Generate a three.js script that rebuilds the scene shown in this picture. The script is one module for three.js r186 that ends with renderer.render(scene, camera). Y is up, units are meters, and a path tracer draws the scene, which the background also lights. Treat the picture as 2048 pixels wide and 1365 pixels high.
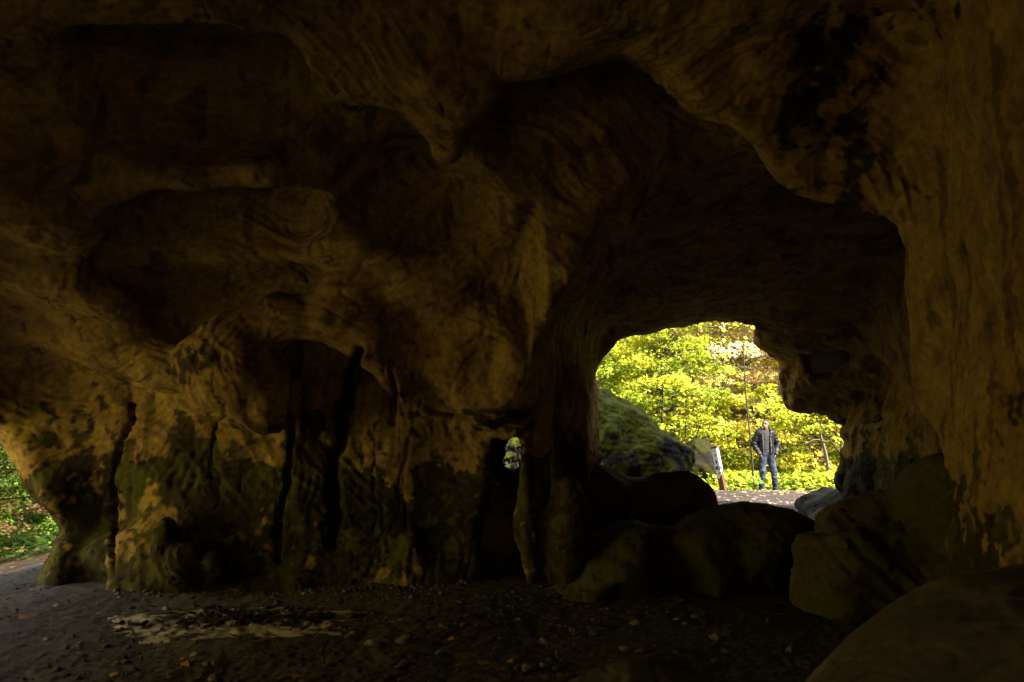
import * as THREE from 'three';
import { mergeGeometries } from 'three/addons/utils/BufferGeometryUtils.js';

// ---------------------------------------------------------------- camera, sky, sun, exposure
const scene = new THREE.Scene();
const FOC = 1400, EYE = 1.55, PITCH = Math.atan(167.5 / FOC);
const camera = new THREE.PerspectiveCamera(2 * Math.atan(682.5 / FOC) * 180 / Math.PI, 2048 / 1365, 0.05, 900);
camera.position.set(0, EYE, 0);
camera.rotation.set(PITCH, 0, 0);
camera.focus = 16.5; camera.userData.fStop = 2;
scene.add(camera);

const SKYW = 64, SKYH = 32, skyData = new Float32Array(SKYW * SKYH * 4);
for (let j = 0; j < SKYH; j++) for (let i = 0; i < SKYW; i++) {
  const el = Math.max(0, (j + 0.5) / SKYH * 2 - 1), k = (j * SKYW + i) * 4, t = Math.pow(1 - el, 2);
  skyData[k] = 0.46 + 0.22 * t; skyData[k + 1] = 0.52 + 0.18 * t; skyData[k + 2] = 0.62 + 0.10 * t; skyData[k + 3] = 1;
}
const sky = new THREE.DataTexture(skyData, SKYW, SKYH, THREE.RGBAFormat, THREE.FloatType);
sky.mapping = THREE.EquirectangularReflectionMapping; sky.magFilter = THREE.LinearFilter; sky.needsUpdate = true;
scene.background = sky; scene.environment = sky;

const sun = new THREE.DirectionalLight(0xfff4e2, 5);
sun.position.set(27, 32, 19); sun.target.position.set(0, 0, -6);
sun.castShadow = true; sun.shadow.mapSize.set(4096, 4096);
Object.assign(sun.shadow.camera, { left: -45, right: 45, top: 45, bottom: -45, near: 1, far: 140 });
scene.add(sun, sun.target);

const renderer = new THREE.WebGLRenderer({ antialias: true });
renderer.setSize(1024, 682);
renderer.shadowMap.enabled = true;
renderer.toneMapping = THREE.LinearToneMapping;
renderer.toneMappingExposure = 6.2;

// ---------------------------------------------------------------- helpers
function rng(seed) { let s = seed >>> 0; return () => { s = (s + 0x6D2B79F5) | 0; let t = Math.imul(s ^ (s >>> 15), 1 | s); t = (t + Math.imul(t ^ (t >>> 7), 61 | t)) ^ t; return ((t ^ (t >>> 14)) >>> 0) / 4294967296; }; }
const PERM = new Uint8Array(512); { const r = rng(7), a = [...Array(256).keys()]; for (let i = 255; i > 0; i--) { const j = Math.floor(r() * (i + 1)); [a[i], a[j]] = [a[j], a[i]]; } for (let i = 0; i < 512; i++) PERM[i] = a[i & 255]; }
const GX = [1, -1, 1, -1, 1, -1, 1, -1, 0, 0, 0, 0, 1, -1, 0, 0], GY = [1, 1, -1, -1, 0, 0, 0, 0, 1, -1, 1, -1, 1, 1, -1, -1], GZ = [0, 0, 0, 0, 1, 1, -1, -1, 1, 1, -1, -1, 0, 0, 1, -1];
function noise(x, y, z) {
  const X0 = Math.floor(x), Y0 = Math.floor(y), Z0 = Math.floor(z); x -= X0; y -= Y0; z -= Z0;
  const X = X0 & 255, Y = Y0 & 255, Z = Z0 & 255;
  const u = x * x * x * (x * (x * 6 - 15) + 10), v = y * y * y * (y * (y * 6 - 15) + 10), w = z * z * z * (z * (z * 6 - 15) + 10);
  const A = PERM[X] + Y, AA = PERM[A] + Z, AB = PERM[A + 1] + Z, B = PERM[X + 1] + Y, BA = PERM[B] + Z, BB = PERM[B + 1] + Z;
  const g = (h, a, b, c) => { h &= 15; return GX[h] * a + GY[h] * b + GZ[h] * c; };
  const l = (t, a, b) => a + t * (b - a);
  return l(w, l(v, l(u, g(PERM[AA], x, y, z), g(PERM[BA], x - 1, y, z)), l(u, g(PERM[AB], x, y - 1, z), g(PERM[BB], x - 1, y - 1, z))),
    l(v, l(u, g(PERM[AA + 1], x, y, z - 1), g(PERM[BA + 1], x - 1, y, z - 1)), l(u, g(PERM[AB + 1], x, y - 1, z - 1), g(PERM[BB + 1], x - 1, y - 1, z - 1))));
}
function fbm(x, y, z, o = 4) { let s = 0, a = 0.5; for (let i = 0; i < o; i++) { s += a * noise(x, y, z); a *= 0.5; x = x * 2.03 + 11.3; y = y * 2.03 + 4.7; z = z * 2.03 - 7.1; } return s; }
const clamp = (x, a = 0, b = 1) => x < a ? a : x > b ? b : x;
const sstep = (a, b, x) => { const t = clamp((x - a) / (b - a)); return t * t * (3 - 2 * t); };
const lerp = (a, b, t) => a + (b - a) * t;
function smin(a, b, k) { const h = Math.max(k - Math.abs(a - b), 0) / k; return Math.min(a, b) - h * h * k * 0.25; }
function smax(a, b, k) { return -smin(-a, -b, k); }
// distance cell noise: 0 at feature points, grows outward
function cells(x, y, z) {
  const X = Math.floor(x), Y = Math.floor(y), Z = Math.floor(z); let f1 = 9, f2 = 9;
  for (let i = -1; i <= 1; i++) for (let j = -1; j <= 1; j++) for (let k = -1; k <= 1; k++) {
    const h = PERM[PERM[PERM[(X + i) & 255] + ((Y + j) & 255)] + ((Z + k) & 255)];
    const dx = X + i + PERM[h] / 256 - x, dy = Y + j + PERM[h + 53] / 256 - y, dz = Z + k + PERM[h + 131] / 256 - z, d = dx * dx + dy * dy + dz * dz;
    if (d < f1) { f2 = f1; f1 = d; } else if (d < f2) f2 = d;
  }
  return [Math.sqrt(f1), Math.sqrt(f2)];
}
// a survey of the place: sight line over a picture point, met at a plan depth d in front of the eye
const CP = Math.cos(PITCH), SP = Math.sin(PITCH);
function at(px, py, d) {
  const x = (px - 1024) / FOC, y = (682.5 - py) / FOC, yy = y * CP + SP, zz = CP - y * SP;
  return [x * d / zz, EYE + yy * d / zz, -d];
}
const mpp = (d) => d / FOC;

// ---- implicit surfaces
function ellipsoid(c, r, turn) {
  const [cx, cy, cz] = c, [rx, ry, rz] = r, m = new THREE.Matrix4();
  if (turn) m.makeRotationFromEuler(new THREE.Euler(...turn)).invert();
  const e = m.elements, rot = !!turn, reach = Math.max(rx, ry, rz);
  const f = (x, y, z) => {
    x -= cx; y -= cy; z -= cz;
    if (rot) { const X = e[0] * x + e[4] * y + e[8] * z, Y = e[1] * x + e[5] * y + e[9] * z, Z = e[2] * x + e[6] * y + e[10] * z; x = X; y = Y; z = Z; }
    const a = x / rx, b = y / ry, g = z / rz, k0 = Math.sqrt(a * a + b * b + g * g), aa = a / rx, bb = b / ry, gg = g / rz, k1 = Math.sqrt(aa * aa + bb * bb + gg * gg);
    return k1 < 1e-6 ? -Math.min(rx, ry, rz) : k0 * (k0 - 1) / k1;
  };
  f.c = c; f.reach = reach; return f;
}
function capsule(a, b, ra, rb = ra) {
  const bx = b[0] - a[0], by = b[1] - a[1], bz = b[2] - a[2], L = bx * bx + by * by + bz * bz;
  const f = (x, y, z) => {
    const px = x - a[0], py = y - a[1], pz = z - a[2], t = clamp((px * bx + py * by + pz * bz) / L);
    const dx = px - bx * t, dy = py - by * t, dz = pz - bz * t;
    return Math.sqrt(dx * dx + dy * dy + dz * dz) - (ra + (rb - ra) * t);
  };
  f.c = [(a[0] + b[0]) / 2, (a[1] + b[1]) / 2, (a[2] + b[2]) / 2]; f.reach = Math.sqrt(L) / 2 + Math.max(ra, rb); return f;
}
function polygon(pts) {           // signed distance in a plane, negative inside
  const n = pts.length;
  return (x, y) => {
    let d = 1e9, s = 1;
    for (let i = 0, j = n - 1; i < n; j = i++) {
      const [xi, yi] = pts[i], [xj, yj] = pts[j], ex = xj - xi, ey = yj - yi, wx = x - xi, wy = y - yi;
      const t = clamp((wx * ex + wy * ey) / (ex * ex + ey * ey)), bx = wx - ex * t, by = wy - ey * t;
      d = Math.min(d, bx * bx + by * by);
      const c1 = y >= yi, c2 = y < yj, c3 = ex * wy > ey * wx;
      if ((c1 && c2 && c3) || (!c1 && !c2 && !c3)) s = -s;
    }
    return s * Math.sqrt(d);
  };
}
// mesh of the zero set; only blocks that the surface can cross are looked at
function surfaceNets(f, lo, hi, cell, slack = 1.5) {
  const B = 8, nx = Math.ceil((hi[0] - lo[0]) / cell / B) * B + 1, ny = Math.ceil((hi[1] - lo[1]) / cell / B) * B + 1, nz = Math.ceil((hi[2] - lo[2]) / cell / B) * B + 1;
  const F = new Float32Array(nx * ny * nz).fill(1e3), id = (i, j, k) => (k * ny + j) * nx + i, blocks = [];
  const R = B * cell * 0.87 * slack;
  for (let k = 0; k < nz - 1; k += B) for (let j = 0; j < ny - 1; j += B) for (let i = 0; i < nx - 1; i += B) {
    const v = f(lo[0] + (i + B / 2) * cell, lo[1] + (j + B / 2) * cell, lo[2] + (k + B / 2) * cell);
    if (Math.abs(v) < R) blocks.push([i, j, k]);
  }
  for (const [i0, j0, k0] of blocks) for (let k = k0; k <= k0 + B; k++) for (let j = j0; j <= j0 + B; j++) for (let i = i0; i <= i0 + B; i++) {
    const n = id(i, j, k); if (F[n] > 999) F[n] = f(lo[0] + i * cell, lo[1] + j * cell, lo[2] + k * cell);
  }
  const vid = new Map(), pos = [], idx = [];
  for (const [i0, j0, k0] of blocks) for (let k = k0; k < k0 + B; k++) for (let j = j0; j < j0 + B; j++) for (let i = i0; i < i0 + B; i++) {
    let mask = 0; const v = [];
    for (let c = 0; c < 8; c++) { const q = F[id(i + (c & 1), j + ((c >> 1) & 1), k + (c >> 2))]; v.push(q); if (q < 0) mask |= 1 << c; }
    if (mask === 0 || mask === 255) continue;
    let sx = 0, sy = 0, sz = 0, n = 0;
    for (let a = 0; a < 8; a++) for (let b = 0; b < 3; b++) {
      const c = a | (1 << b); if (c === a) continue;
      if (((mask >> a) & 1) === ((mask >> c) & 1)) continue;
      const t = v[a] / (v[a] - v[c]);
      sx += (a & 1) + (b === 0 ? t : 0); sy += ((a >> 1) & 1) + (b === 1 ? t : 0); sz += (a >> 2) + (b === 2 ? t : 0); n++;
    }
    vid.set(id(i, j, k), pos.length / 3);
    pos.push(lo[0] + (i + sx / n) * cell, lo[1] + (j + sy / n) * cell, lo[2] + (k + sz / n) * cell);
  }
  const quad = (a, b, c, d, flip) => { a = vid.get(a); b = vid.get(b); c = vid.get(c); d = vid.get(d); if (a === undefined || b === undefined || c === undefined || d === undefined) return; if (flip) idx.push(a, c, b, a, d, c); else idx.push(a, b, c, a, c, d); };
  for (const n of vid.keys()) {
    const i = n % nx, j = Math.floor(n / nx) % ny, k = Math.floor(n / nx / ny), s = F[n] < 0;
    if (j > 0 && k > 0 && s !== (F[id(i + 1, j, k)] < 0)) quad(n, id(i, j - 1, k), id(i, j - 1, k - 1), id(i, j, k - 1), s);
    if (i > 0 && k > 0 && s !== (F[id(i, j + 1, k)] < 0)) quad(n, id(i, j, k - 1), id(i - 1, j, k - 1), id(i - 1, j, k), s);
    if (i > 0 && j > 0 && s !== (F[id(i, j, k + 1)] < 0)) quad(n, id(i - 1, j, k), id(i - 1, j - 1, k), id(i, j - 1, k), s);
  }
  for (let i = 0; i < idx.length; i += 3) { const t = idx[i + 1]; idx[i + 1] = idx[i + 2]; idx[i + 2] = t; }
  return { pos, idx };
}
// split long edges, the limit given by a function of place; neighbours split the same edge
function refine(m, limit, rounds) {
  let { pos, idx } = m;
  for (let r = 0; r < rounds; r++) {
    const mid = new Map(), out = [], N = 4194304; let any = false;
    const split = (a, b) => {
      const key = a < b ? a * N + b : b * N + a; let v = mid.get(key);
      if (v === undefined) {
        const ax = pos[a * 3], ay = pos[a * 3 + 1], az = pos[a * 3 + 2], bx = pos[b * 3], by = pos[b * 3 + 1], bz = pos[b * 3 + 2];
        const mx = (ax + bx) / 2, my = (ay + by) / 2, mz = (az + bz) / 2, L = limit(mx, my, mz);
        if ((ax - bx) ** 2 + (ay - by) ** 2 + (az - bz) ** 2 > L * L) { v = pos.length / 3; pos.push(mx, my, mz); any = true; } else v = -1;
        mid.set(key, v);
      }
      return v;
    };
    for (let i = 0; i < idx.length; i += 3) {
      let a = idx[i], b = idx[i + 1], c = idx[i + 2], ab = split(a, b), bc = split(b, c), ca = split(c, a);
      const n = (ab >= 0) + (bc >= 0) + (ca >= 0);
      if (n === 0) { out.push(a, b, c); continue; }
      if (n === 3) { out.push(a, ab, ca, ab, b, bc, ca, bc, c, ab, bc, ca); continue; }
      if (n === 1) {
        if (bc >= 0) { [a, b, c] = [b, c, a]; ab = bc; } else if (ca >= 0) { [a, b, c] = [c, a, b]; ab = ca; }
        out.push(a, ab, c, ab, b, c); continue;
      }
      if (ab < 0) { [a, b, c] = [b, c, a]; [ab, bc] = [bc, ca]; } else if (bc < 0) { [a, b, c] = [c, a, b]; [ab, bc] = [ca, ab]; }
      out.push(ab, b, bc, a, ab, bc, a, bc, c);
    }
    idx = out; if (!any) break;
  }
  return { pos, idx };
}
function toGeometry(m, color) {
  const g = new THREE.BufferGeometry();
  g.setAttribute('position', new THREE.BufferAttribute(m.pos instanceof Float32Array ? m.pos : new Float32Array(m.pos), 3));
  g.setIndex(new THREE.BufferAttribute(new Uint32Array(m.idx), 1));
  if (color) {
    const P = g.attributes.position.array, C = new Float32Array(P.length);
    for (let i = 0; i < P.length; i += 3) { const c = color(P[i], P[i + 1], P[i + 2]); C[i] = c[0]; C[i + 1] = c[1]; C[i + 2] = c[2]; }
    g.setAttribute('color', new THREE.BufferAttribute(C, 3));
  }
  g.computeVertexNormals(); return g;
}
// move points onto the surface and then out or in by fine relief
function settle(m, f, relief, steps = 1) {
  const P = m.pos instanceof Float32Array ? m.pos : new Float32Array(m.pos), e = 0.012;
  for (let i = 0; i < P.length; i += 3) {
    let x = P[i], y = P[i + 1], z = P[i + 2], nx = 0, ny = 1, nz = 0;
    for (let s = 0; s < steps; s++) {
      const v = f(x, y, z); nx = f(x + e, y, z) - v; ny = f(x, y + e, z) - v; nz = f(x, y, z + e) - v;
      const l = Math.sqrt(nx * nx + ny * ny + nz * nz) || 1; nx /= l; ny /= l; nz /= l;
      const t = clamp(v / Math.max(l / e, 0.4), -0.05, 0.05); x -= nx * t; y -= ny * t; z -= nz * t;
    }
    const r = relief ? relief(x, y, z) : 0;
    P[i] = x + nx * r; P[i + 1] = y + ny * r; P[i + 2] = z + nz * r;
  }
  m.pos = P; return m;
}
const used = new Map();
function numbered(n) { const k = used.get(n) || 0; used.set(n, k + 1); return k ? n + '_' + String(k).padStart(3, '0') : n; }
function mesh(name, geo, mat, parent) { const m = new THREE.Mesh(geo, mat); m.name = parent ? name : numbered(name); m.castShadow = m.receiveShadow = true; (parent || scene).add(m); return m; }
function tag(o, label, category, group) { o.userData.label = label; o.userData.category = category; if (group) o.userData.group = group; return o; }
function thing(name, label, category, p = [0, 0, 0], turn = 0, group) { const o = new THREE.Group(); o.name = numbered(name); o.position.set(...p); o.rotation.y = turn; scene.add(o); return tag(o, label, category, group); }
function kind(o, k) { o.userData.kind = k; return o; }
const std = (o) => new THREE.MeshStandardMaterial(o);
const mixc = (a, b, t) => [lerp(a[0], b[0], t), lerp(a[1], b[1], t), lerp(a[2], b[2], t)];

// ---------------------------------------------------------------- the cave rock
const plane2 = (list, d) => polygon(list.map(([px, py]) => { const p = at(px, py, d); return [p[0], p[1]]; }));
const archPoly = plane2([[880, 1500], [880, 420], [935, 275], [1000, 182], [1100, 150], [1180, 122], [1240, 114], [1310, 140], [1350, 180], [1390, 215], [1460, 240], [1500, 280], [1530, 322], [1560, 358], [1600, 382], [1660, 402], [1710, 410], [1760, 424], [1798, 448], [1818, 500], [1822, 600], [1815, 700], [1835, 790], [1870, 850], [1900, 950], [1905, 1500]], 5);
const windowPoly = plane2([[1192, 760], [1200, 715], [1232, 680], [1270, 668], [1300, 667], [1335, 654], [1380, 648], [1430, 637], [1475, 638], [1512, 650], [1518, 682], [1532, 706], [1552, 722], [1553, 752], [1562, 786], [1580, 810], [1606, 826], [1655, 831], [1688, 848], [1702, 880], [1706, 915], [1704, 938], [1690, 950], [1740, 1010], [1760, 1300], [1180, 1300], [1205, 960], [1193, 860]], 10);
const leftPoly = plane2([[-700, 700], [-60, 820], [0, 866], [28, 905], [45, 955], [80, 1000], [108, 1030], [120, 1062], [104, 1120], [82, 1170], [62, 1215], [50, 1400], [-700, 1400]], 7.2);
const holePoly = plane2([[1002, 915], [1010, 888], [1020, 872], [1034, 869], [1046, 884], [1047, 912], [1038, 946], [1022, 938], [1006, 944]], 9);
const proj = (x, y, d, D) => [x * D / d, EYE + (y - EYE) * D / d];

const carve = [], grow = [];
const pocket = (px, py, d, rx, ry, rz, k = 0.25, turn) => carve.push([ellipsoid(at(px, py, d), [rx, ry, rz], turn), k]);
const lobe = (px, py, d, rx, ry, rz, k = 0.25, turn) => grow.push([ellipsoid(at(px, py, d), [rx, ry, rz], turn), k]);
const strand = (list, r, k = 0.15) => { for (let i = 0; i + 1 < list.length; i++) grow.push([capsule(at(...list[i]), at(...list[i + 1]), r[i], r[i + 1]), k]); };
const crack = (list, r, k = 0.05) => { for (let i = 0; i + 1 < list.length; i++) carve.push([capsule(at(...list[i]), at(...list[i + 1]), r[i], r[i + 1]), k, true]); };
// hollows in the vault
pocket(390, 170, 4.8, 0.95, 0.62, 0.75, 0.28, [0.5, 0, 0.15]);
pocket(450, 440, 5.9, 0.95, 0.44, 0.62, 0.24, [0.4, 0, 0.05]);
pocket(840, 400, 5.95, 0.74, 0.54, 0.6, 0.22, [0.3, 0, -0.2]);
pocket(700, 270, 5.2, 0.6, 0.32, 0.45, 0.25, [0.3, 0, 0.1]);
pocket(1110, 240, 5.6, 0.62, 0.5, 0.5, 0.25, [0, 0, -0.3]);
pocket(1360, 250, 5.9, 0.5, 0.45, 0.4, 0.25);
pocket(30, 270, 4.6, 0.6, 0.5, 0.5, 0.25);
pocket(840, 30, 3.9, 0.8, 0.3, 0.5, 0.4);
pocket(560, 575, 6.6, 0.5, 0.14, 0.3, 0.3, [0, 0, 0.15]);
pocket(250, 610, 6.5, 0.6, 0.16, 0.35, 0.3, [0, 0, -0.35]);
// hanging lobes of the back wall
lobe(480, 735, 6.75, 0.46, 0.54, 0.48, 0.22, [0, 0, 0.25]);
lobe(545, 800, 6.75, 0.24, 0.30, 0.30, 0.2);
lobe(985, 730, 7.0, 0.56, 0.64, 0.62, 0.2);
lobe(850, 690, 7.05, 0.42, 0.52, 0.40, 0.25);
const bowl = ellipsoid(at(925, 735, 6.2), [0.50, 0.58, 0.46], [0, 0.45, 0]);
strand([[440, 690, 6.75], [560, 640, 6.65], [660, 640, 6.6], [740, 690, 6.65], [798, 760, 6.75], [812, 830, 6.95]], [0.2, 0.2, 0.2, 0.17, 0.13, 0.08]);
lobe(240, 690, 7.0, 0.8, 0.25, 0.4, 0.5, [0, 0, -0.35]);
lobe(60, 425, 5.25, 0.46, 0.24, 0.42, 0.4, [0, 0, -0.25]);
lobe(120, 575, 6.3, 0.7, 0.2, 0.4, 0.5, [0, 0, -0.25]);
lobe(1120, 505, 6.85, 0.70, 0.48, 0.55, 0.3, [0, 0, 0.35]); lobe(1180, 400, 6.6, 0.5, 0.3, 0.5, 0.3, [0, 0, 0.2]);
lobe(830, 560, 6.6, 0.35, 0.18, 0.3, 0.2, [0, 0, -0.2]);
lobe(700, 590, 6.7, 0.4, 0.2, 0.3, 0.2); lobe(880, 600, 7.0, 0.6, 0.3, 0.5, 0.4);
// foot of the wall and of the pillar
lobe(1770, 900, 10.4, 0.5, 0.8, 0.7, 0.2); lobe(1760, 980, 10.6, 0.55, 0.5, 0.8, 0.2);
lobe(375, 1125, 6.82, 0.20, 0.20, 0.2, 0.1); lobe(332, 1100, 6.84, 0.08, 0.28, 0.13, 0.08); lobe(428, 1132, 6.82, 0.10, 0.15, 0.14, 0.08);
lobe(270, 1110, 7.3, 0.45, 0.26, 0.3, 0.2); lobe(825, 1105, 7.25, 0.12, 0.26, 0.16, 0.08);
lobe(1098, 1030, 7.15, 0.24, 0.85, 0.35, 0.12, [0, 0, 0.08]); lobe(1058, 1040, 6.95, 0.12, 0.62, 0.2, 0.08, [0, 0, 0.05]); lobe(1140, 1060, 6.9, 0.2, 0.55, 0.25, 0.1);
lobe(1150, 900, 8.0, 0.18, 0.9, 0.5, 0.2);
// recesses and joints of the back wall
pocket(688, 800, 7.05, 0.40, 0.66, 0.34, 0.2); pocket(690, 980, 7.02, 0.6, 0.9, 0.26, 0.4); pocket(880, 960, 7.05, 0.5, 0.7, 0.4, 0.3);
pocket(170, 1070, 7.0, 0.3, 0.75, 0.42, 0.3); pocket(490, 1000, 6.95, 0.45, 0.7, 0.25, 0.4); pocket(300, 960, 6.85, 0.35, 0.6, 0.2, 0.4); pocket(170, 800, 6.9, 0.75, 0.7, 0.42, 0.4);
const FISSURES = [];
const fissure = (list, w, deep) => FISSURES.push([list.map(([px, py]) => { const p = at(px, py, 7.1); return [p[0], p[1]]; }), w, deep]);
fissure([[714, 706], [708, 730], [700, 770], [686, 830], [674, 920], [666, 1010], [662, 1090]], 0.045, 0.26);
fissure([[600, 690], [594, 760], [585, 850], [574, 930], [566, 1010], [556, 1120]], 0.024, 0.16);
fissure([[268, 810], [250, 860], [235, 930], [228, 1040], [222, 1150]], 0.018, 0.12);
fissure([[428, 850], [424, 900], [430, 960]], 0.009, 0.05);
fissure([[786, 720], [784, 800], [786, 850]], 0.02, 0.12); fissure([[800, 790], [870, 826], [960, 842], [1050, 866]], 0.018, 0.10); fissure([[740, 860], [752, 960], [744, 1060]], 0.008, 0.04);
fissure([[820, 880], [800, 960], [812, 1060]], 0.008, 0.05);
function fissureAt(x, y, d) {
  if (d < 6.1 || d > 8.2 || x > 0.5) return 0;
  const k = 7.1 / d, qx = x * k + noise(x * 2.3, y * 2.3, 3) * 0.07 + noise(x * 7, y * 7, 3) * 0.03, qy = EYE + (y - EYE) * k; let v = 0;
  for (const [pts, w, deep] of FISSURES) {
    let m = 9; for (let i = 0; i + 1 < pts.length; i++) { const ax = pts[i][0], ay = pts[i][1], ex = pts[i + 1][0] - ax, ey = pts[i + 1][1] - ay, t = clamp(((qx - ax) * ex + (qy - ay) * ey) / (ex * ex + ey * ey)), dx = qx - ax - ex * t, dy = qy - ay - ey * t; m = Math.min(m, dx * dx + dy * dy); }
    if (m < w * w * 5) v = Math.max(v, deep * Math.exp(-m / (w * w)));
  }
  return v;
}
// scoops worn into the back wall: lines run round the middle of each scoop
const SCOOPS = [[960, 800, 1, 1.4], [430, 1010, 1, 1.25], [900, 1130, 1, 2.2], [690, 1100, 1, 5], [150, 760, 1.5, 0.7], [600, 700, 1.3, 0.7], [1130, 560, 1, 0.8]].map(([px, py, a, b]) => { const p = at(px, py, 7.1); return [p[0], p[1], a, b]; });
function scoop(x, y, d) {
  if (d < 5.9 || x > 1.2) return null;
  const k = 7.1 / d, qx = x * k, qy = EYE + (y - EYE) * k; let best = 9;
  for (const [cx, cy, a, b] of SCOOPS) best = Math.min(best, Math.hypot((qx - cx) / a, (qy - cy) / b));
  return best;
}
function wear(x, y, z, n1) {          // 0 .. 1, how deep in a worn line
  const q = scoop(x, y, -z); if (q === null) return 0;
  const gm = sstep(-0.2, 0.2, noise(x * 1.3 + 8, y * 1.0, z * 1.3)) * sstep(5.9, 6.3, -z), w = 0.5 + 0.5 * Math.sin(q * (70 + 14 * noise(x * 0.6, y * 0.6, 5)) + n1 * 2.2 + noise(x * 2.1, y * 2.1, z * 2.1) * 7);
  return gm * w * w * w * w * sstep(-0.25, 0.25, noise(x * 4.5, y * 4.5, z * 4.5 + 20));
}
crack([[1440, 250, 5.9], [1345, 340, 6.1], [1270, 420, 6.3], [1215, 520, 6.5], [1140, 600, 6.7], [1108, 680, 6.85], [1092, 760, 6.95], [1082, 900, 7.0], [1085, 1000, 6.9]], [0.3, 0.2, 0.14, 0.13, 0.12, 0.1, 0.08, 0.06, 0.04], 0.08);
// low passage behind the pillar
const passPoly = plane2([[962, 1300], [964, 1090], [972, 1000], [984, 925], [1000, 876], [1040, 862], [1050, 915], [1042, 1000], [1046, 1090], [1046, 1300]], 8);
// block with the recess for the plate, right of the opening
const niche = ellipsoid(at(1650, 718, 10.5), [0.36, 0.24, 0.20], [0, -0.6, 0.1]);
crack([[1800, 708, 10.0], [1745, 735, 10.15], [1700, 765, 10.3]], [0.07, 0.06, 0.02]);
crack([[1520, 665, 10.2], [1548, 715, 10.3], [1556, 700, 10.3]], [0.03, 0.05, 0.04]); 

function ceilingOf(x, d) {
  let h = d < 3.4 ? 4.15 - 3.0 * sstep(-1.6, -4.6, d) : lerp(4.15, 2.78, (d - 3.4) / 3.75);  // vault stops short at the unseen rear: low gap added for fill light
  if (d > 7.15) h = 2.78 - (d - 7.15) * 0.2;
  h -= 0.10 * Math.max(0, -x - 3.2);
  h += 0.28 * sstep(-0.6, 1.2, x) * sstep(2.5, 4.6, d);
  return h;
}
function rockBase(x, y, z) {
  const d = -z;
  // the outcrop itself
  const w0 = noise(x * 0.35, y * 0.35, z * 0.35) * 0.6;
  let R = smax(smax(-6.3 - x, x - 7.6, 1), y - 6.3 - w0, 1.0);
  R = smax(R, d - Math.min(8.5 + Math.max(0, x + 3) * 0.42 + 0.9 * sstep(-0.4, 0.9, x), 11.9) - w0 * 0.5, 0.6);
  R = smax(R, -5.2 - d - w0, 0.6);
  R = smax(R, -1.2 - y, 0.1);
  if (R > 1.2) return R;
  // the hall: walls and vault
  const wob = noise(x * 0.8 + 3, y * 0.7, z * 0.8) * 0.16;
  const rightLine = d < 2.2 ? 2.0 + Math.max(0, 1 - d) * 0.3 : 2.0 + 0.36 * (d - 2.2);
  const backD = lerp(7.2 + 0.08 * x + 0.10 * (y - 1), 4.85 - 0.30 * (y - 3.2), sstep(-0.2, 0.7, x));
  let hall = smax(d - backD - wob, y - ceilingOf(x, d) + wob * 1.6, 0.5);
  hall = smax(hall, -5.3 - x, 0.5);
  hall = smax(hall, (x - rightLine) * 0.93 + wob, 0.5);
  // the inner bay behind the arch
  const bayLeft = d > 7.1 ? 0.42 + (d - 7.1) * 0.26 : 0.42 - (7.1 - d) * 1.6, slant = 0.32 + (y - 2.45) * 0.62;
  let bay = smax((bayLeft - x) * (d > 7.1 ? 0.97 : 0.53), (slant - x) * 0.85 + wob, 0.25);
  bay = smax(bay, x - (3.6 + 0.13 * d) + wob, 0.5);
  bay = smax(bay, d - 10.3 - 0.1 * (y - 2), 0.2);
  bay = smax(bay, 5.3 - d, 0.15);
  bay = smax(bay, y - lerp(4.35, 3.02, clamp((d - 5.2) / 4.8, 0, 1.1)) + 0.30 * sstep(3.3, 4.1, x) * sstep(8.3, 9.6, d) + wob, 0.3);
  const dd = Math.max(d, 0.6);
  let [ax, ay] = proj(x, y, dd, 5);
  const rough = noise(x * 2.1, y * 2.1, z * 2.1) * 0.05;
  let arch = smax(archPoly(ax, ay) * dd / 5 + rough, smax(3.6 - d, d - 6.0, 0.2), 0.3);
  let air = smin(hall, smin(arch, bay, 0.12), 0.18);
  [ax, ay] = proj(x, y, dd, 10);
  const flare = clamp(11.5 - d, 0, 1.9) * 0.55 * sstep(3.3, 3.9, x * 10.6 / dd) * sstep(1.45, 1.75, y) * (1 - sstep(2.55, 2.8, y));
  let win = smax(windowPoly(ax, ay) * dd / 10 + rough - flare, smax(9.2 - d, d - 16, 0.2), 0.25);
  air = smin(air, win, 0.12);
  [ax, ay] = proj(x, y, dd, 7.2);
  let lft = smax(leftPoly(ax, ay) * dd / 7.2 + rough, smax(5.6 - d, d - 12, 0.2), 0.2);
  lft = smax(lft, x + 3.6, 0.3);
  const side = smax(smax(Math.abs(d - 4.4) - 1.7, y - 2.2 + 0.2 * noise(z * 0.9, 2, 7), 0.5), x + 4.3, 0.3);
  air = smin(air, smin(lft, side, 0.3), 0.15);
  [ax, ay] = proj(x, y, dd, 9);
  { const [qx, qy] = proj(x, y, dd, 8); air = smin(air, smax(passPoly(qx, qy) * dd / 8 + rough, smax(6.6 - d, d - 9.5, 0.1), 0.12), 0.1); }
  const hole = smax(holePoly(ax, ay) * dd / 9 + noise(x * 9, y * 9, z * 3) * 0.05, smax(7.4 - d, d - 14, 0.1), 0.1);
  for (let i = 0; i < carve.length; i++) { const c = carve[i], q = c[0], dx = x - q.c[0], dy = y - q.c[1], dz = z - q.c[2], m = q.reach + 0.9; if (dx * dx + dy * dy + dz * dz < m * m) air = smin(air, q(x, y, z), c[1]); }
  R = smax(R, -air, 0.25);
  for (let i = 0; i < grow.length; i++) { const c = grow[i], q = c[0], dx = x - q.c[0], dy = y - q.c[1], dz = z - q.c[2], m = q.reach + 0.9; if (dx * dx + dy * dy + dz * dz < m * m) R = smin(R, q(x, y, z), c[1]); }
  if (d > 5 && d < 7.6 && x > -1.6 && x < 1) R = smax(R, -bowl(x, y, z), 0.14);
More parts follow.
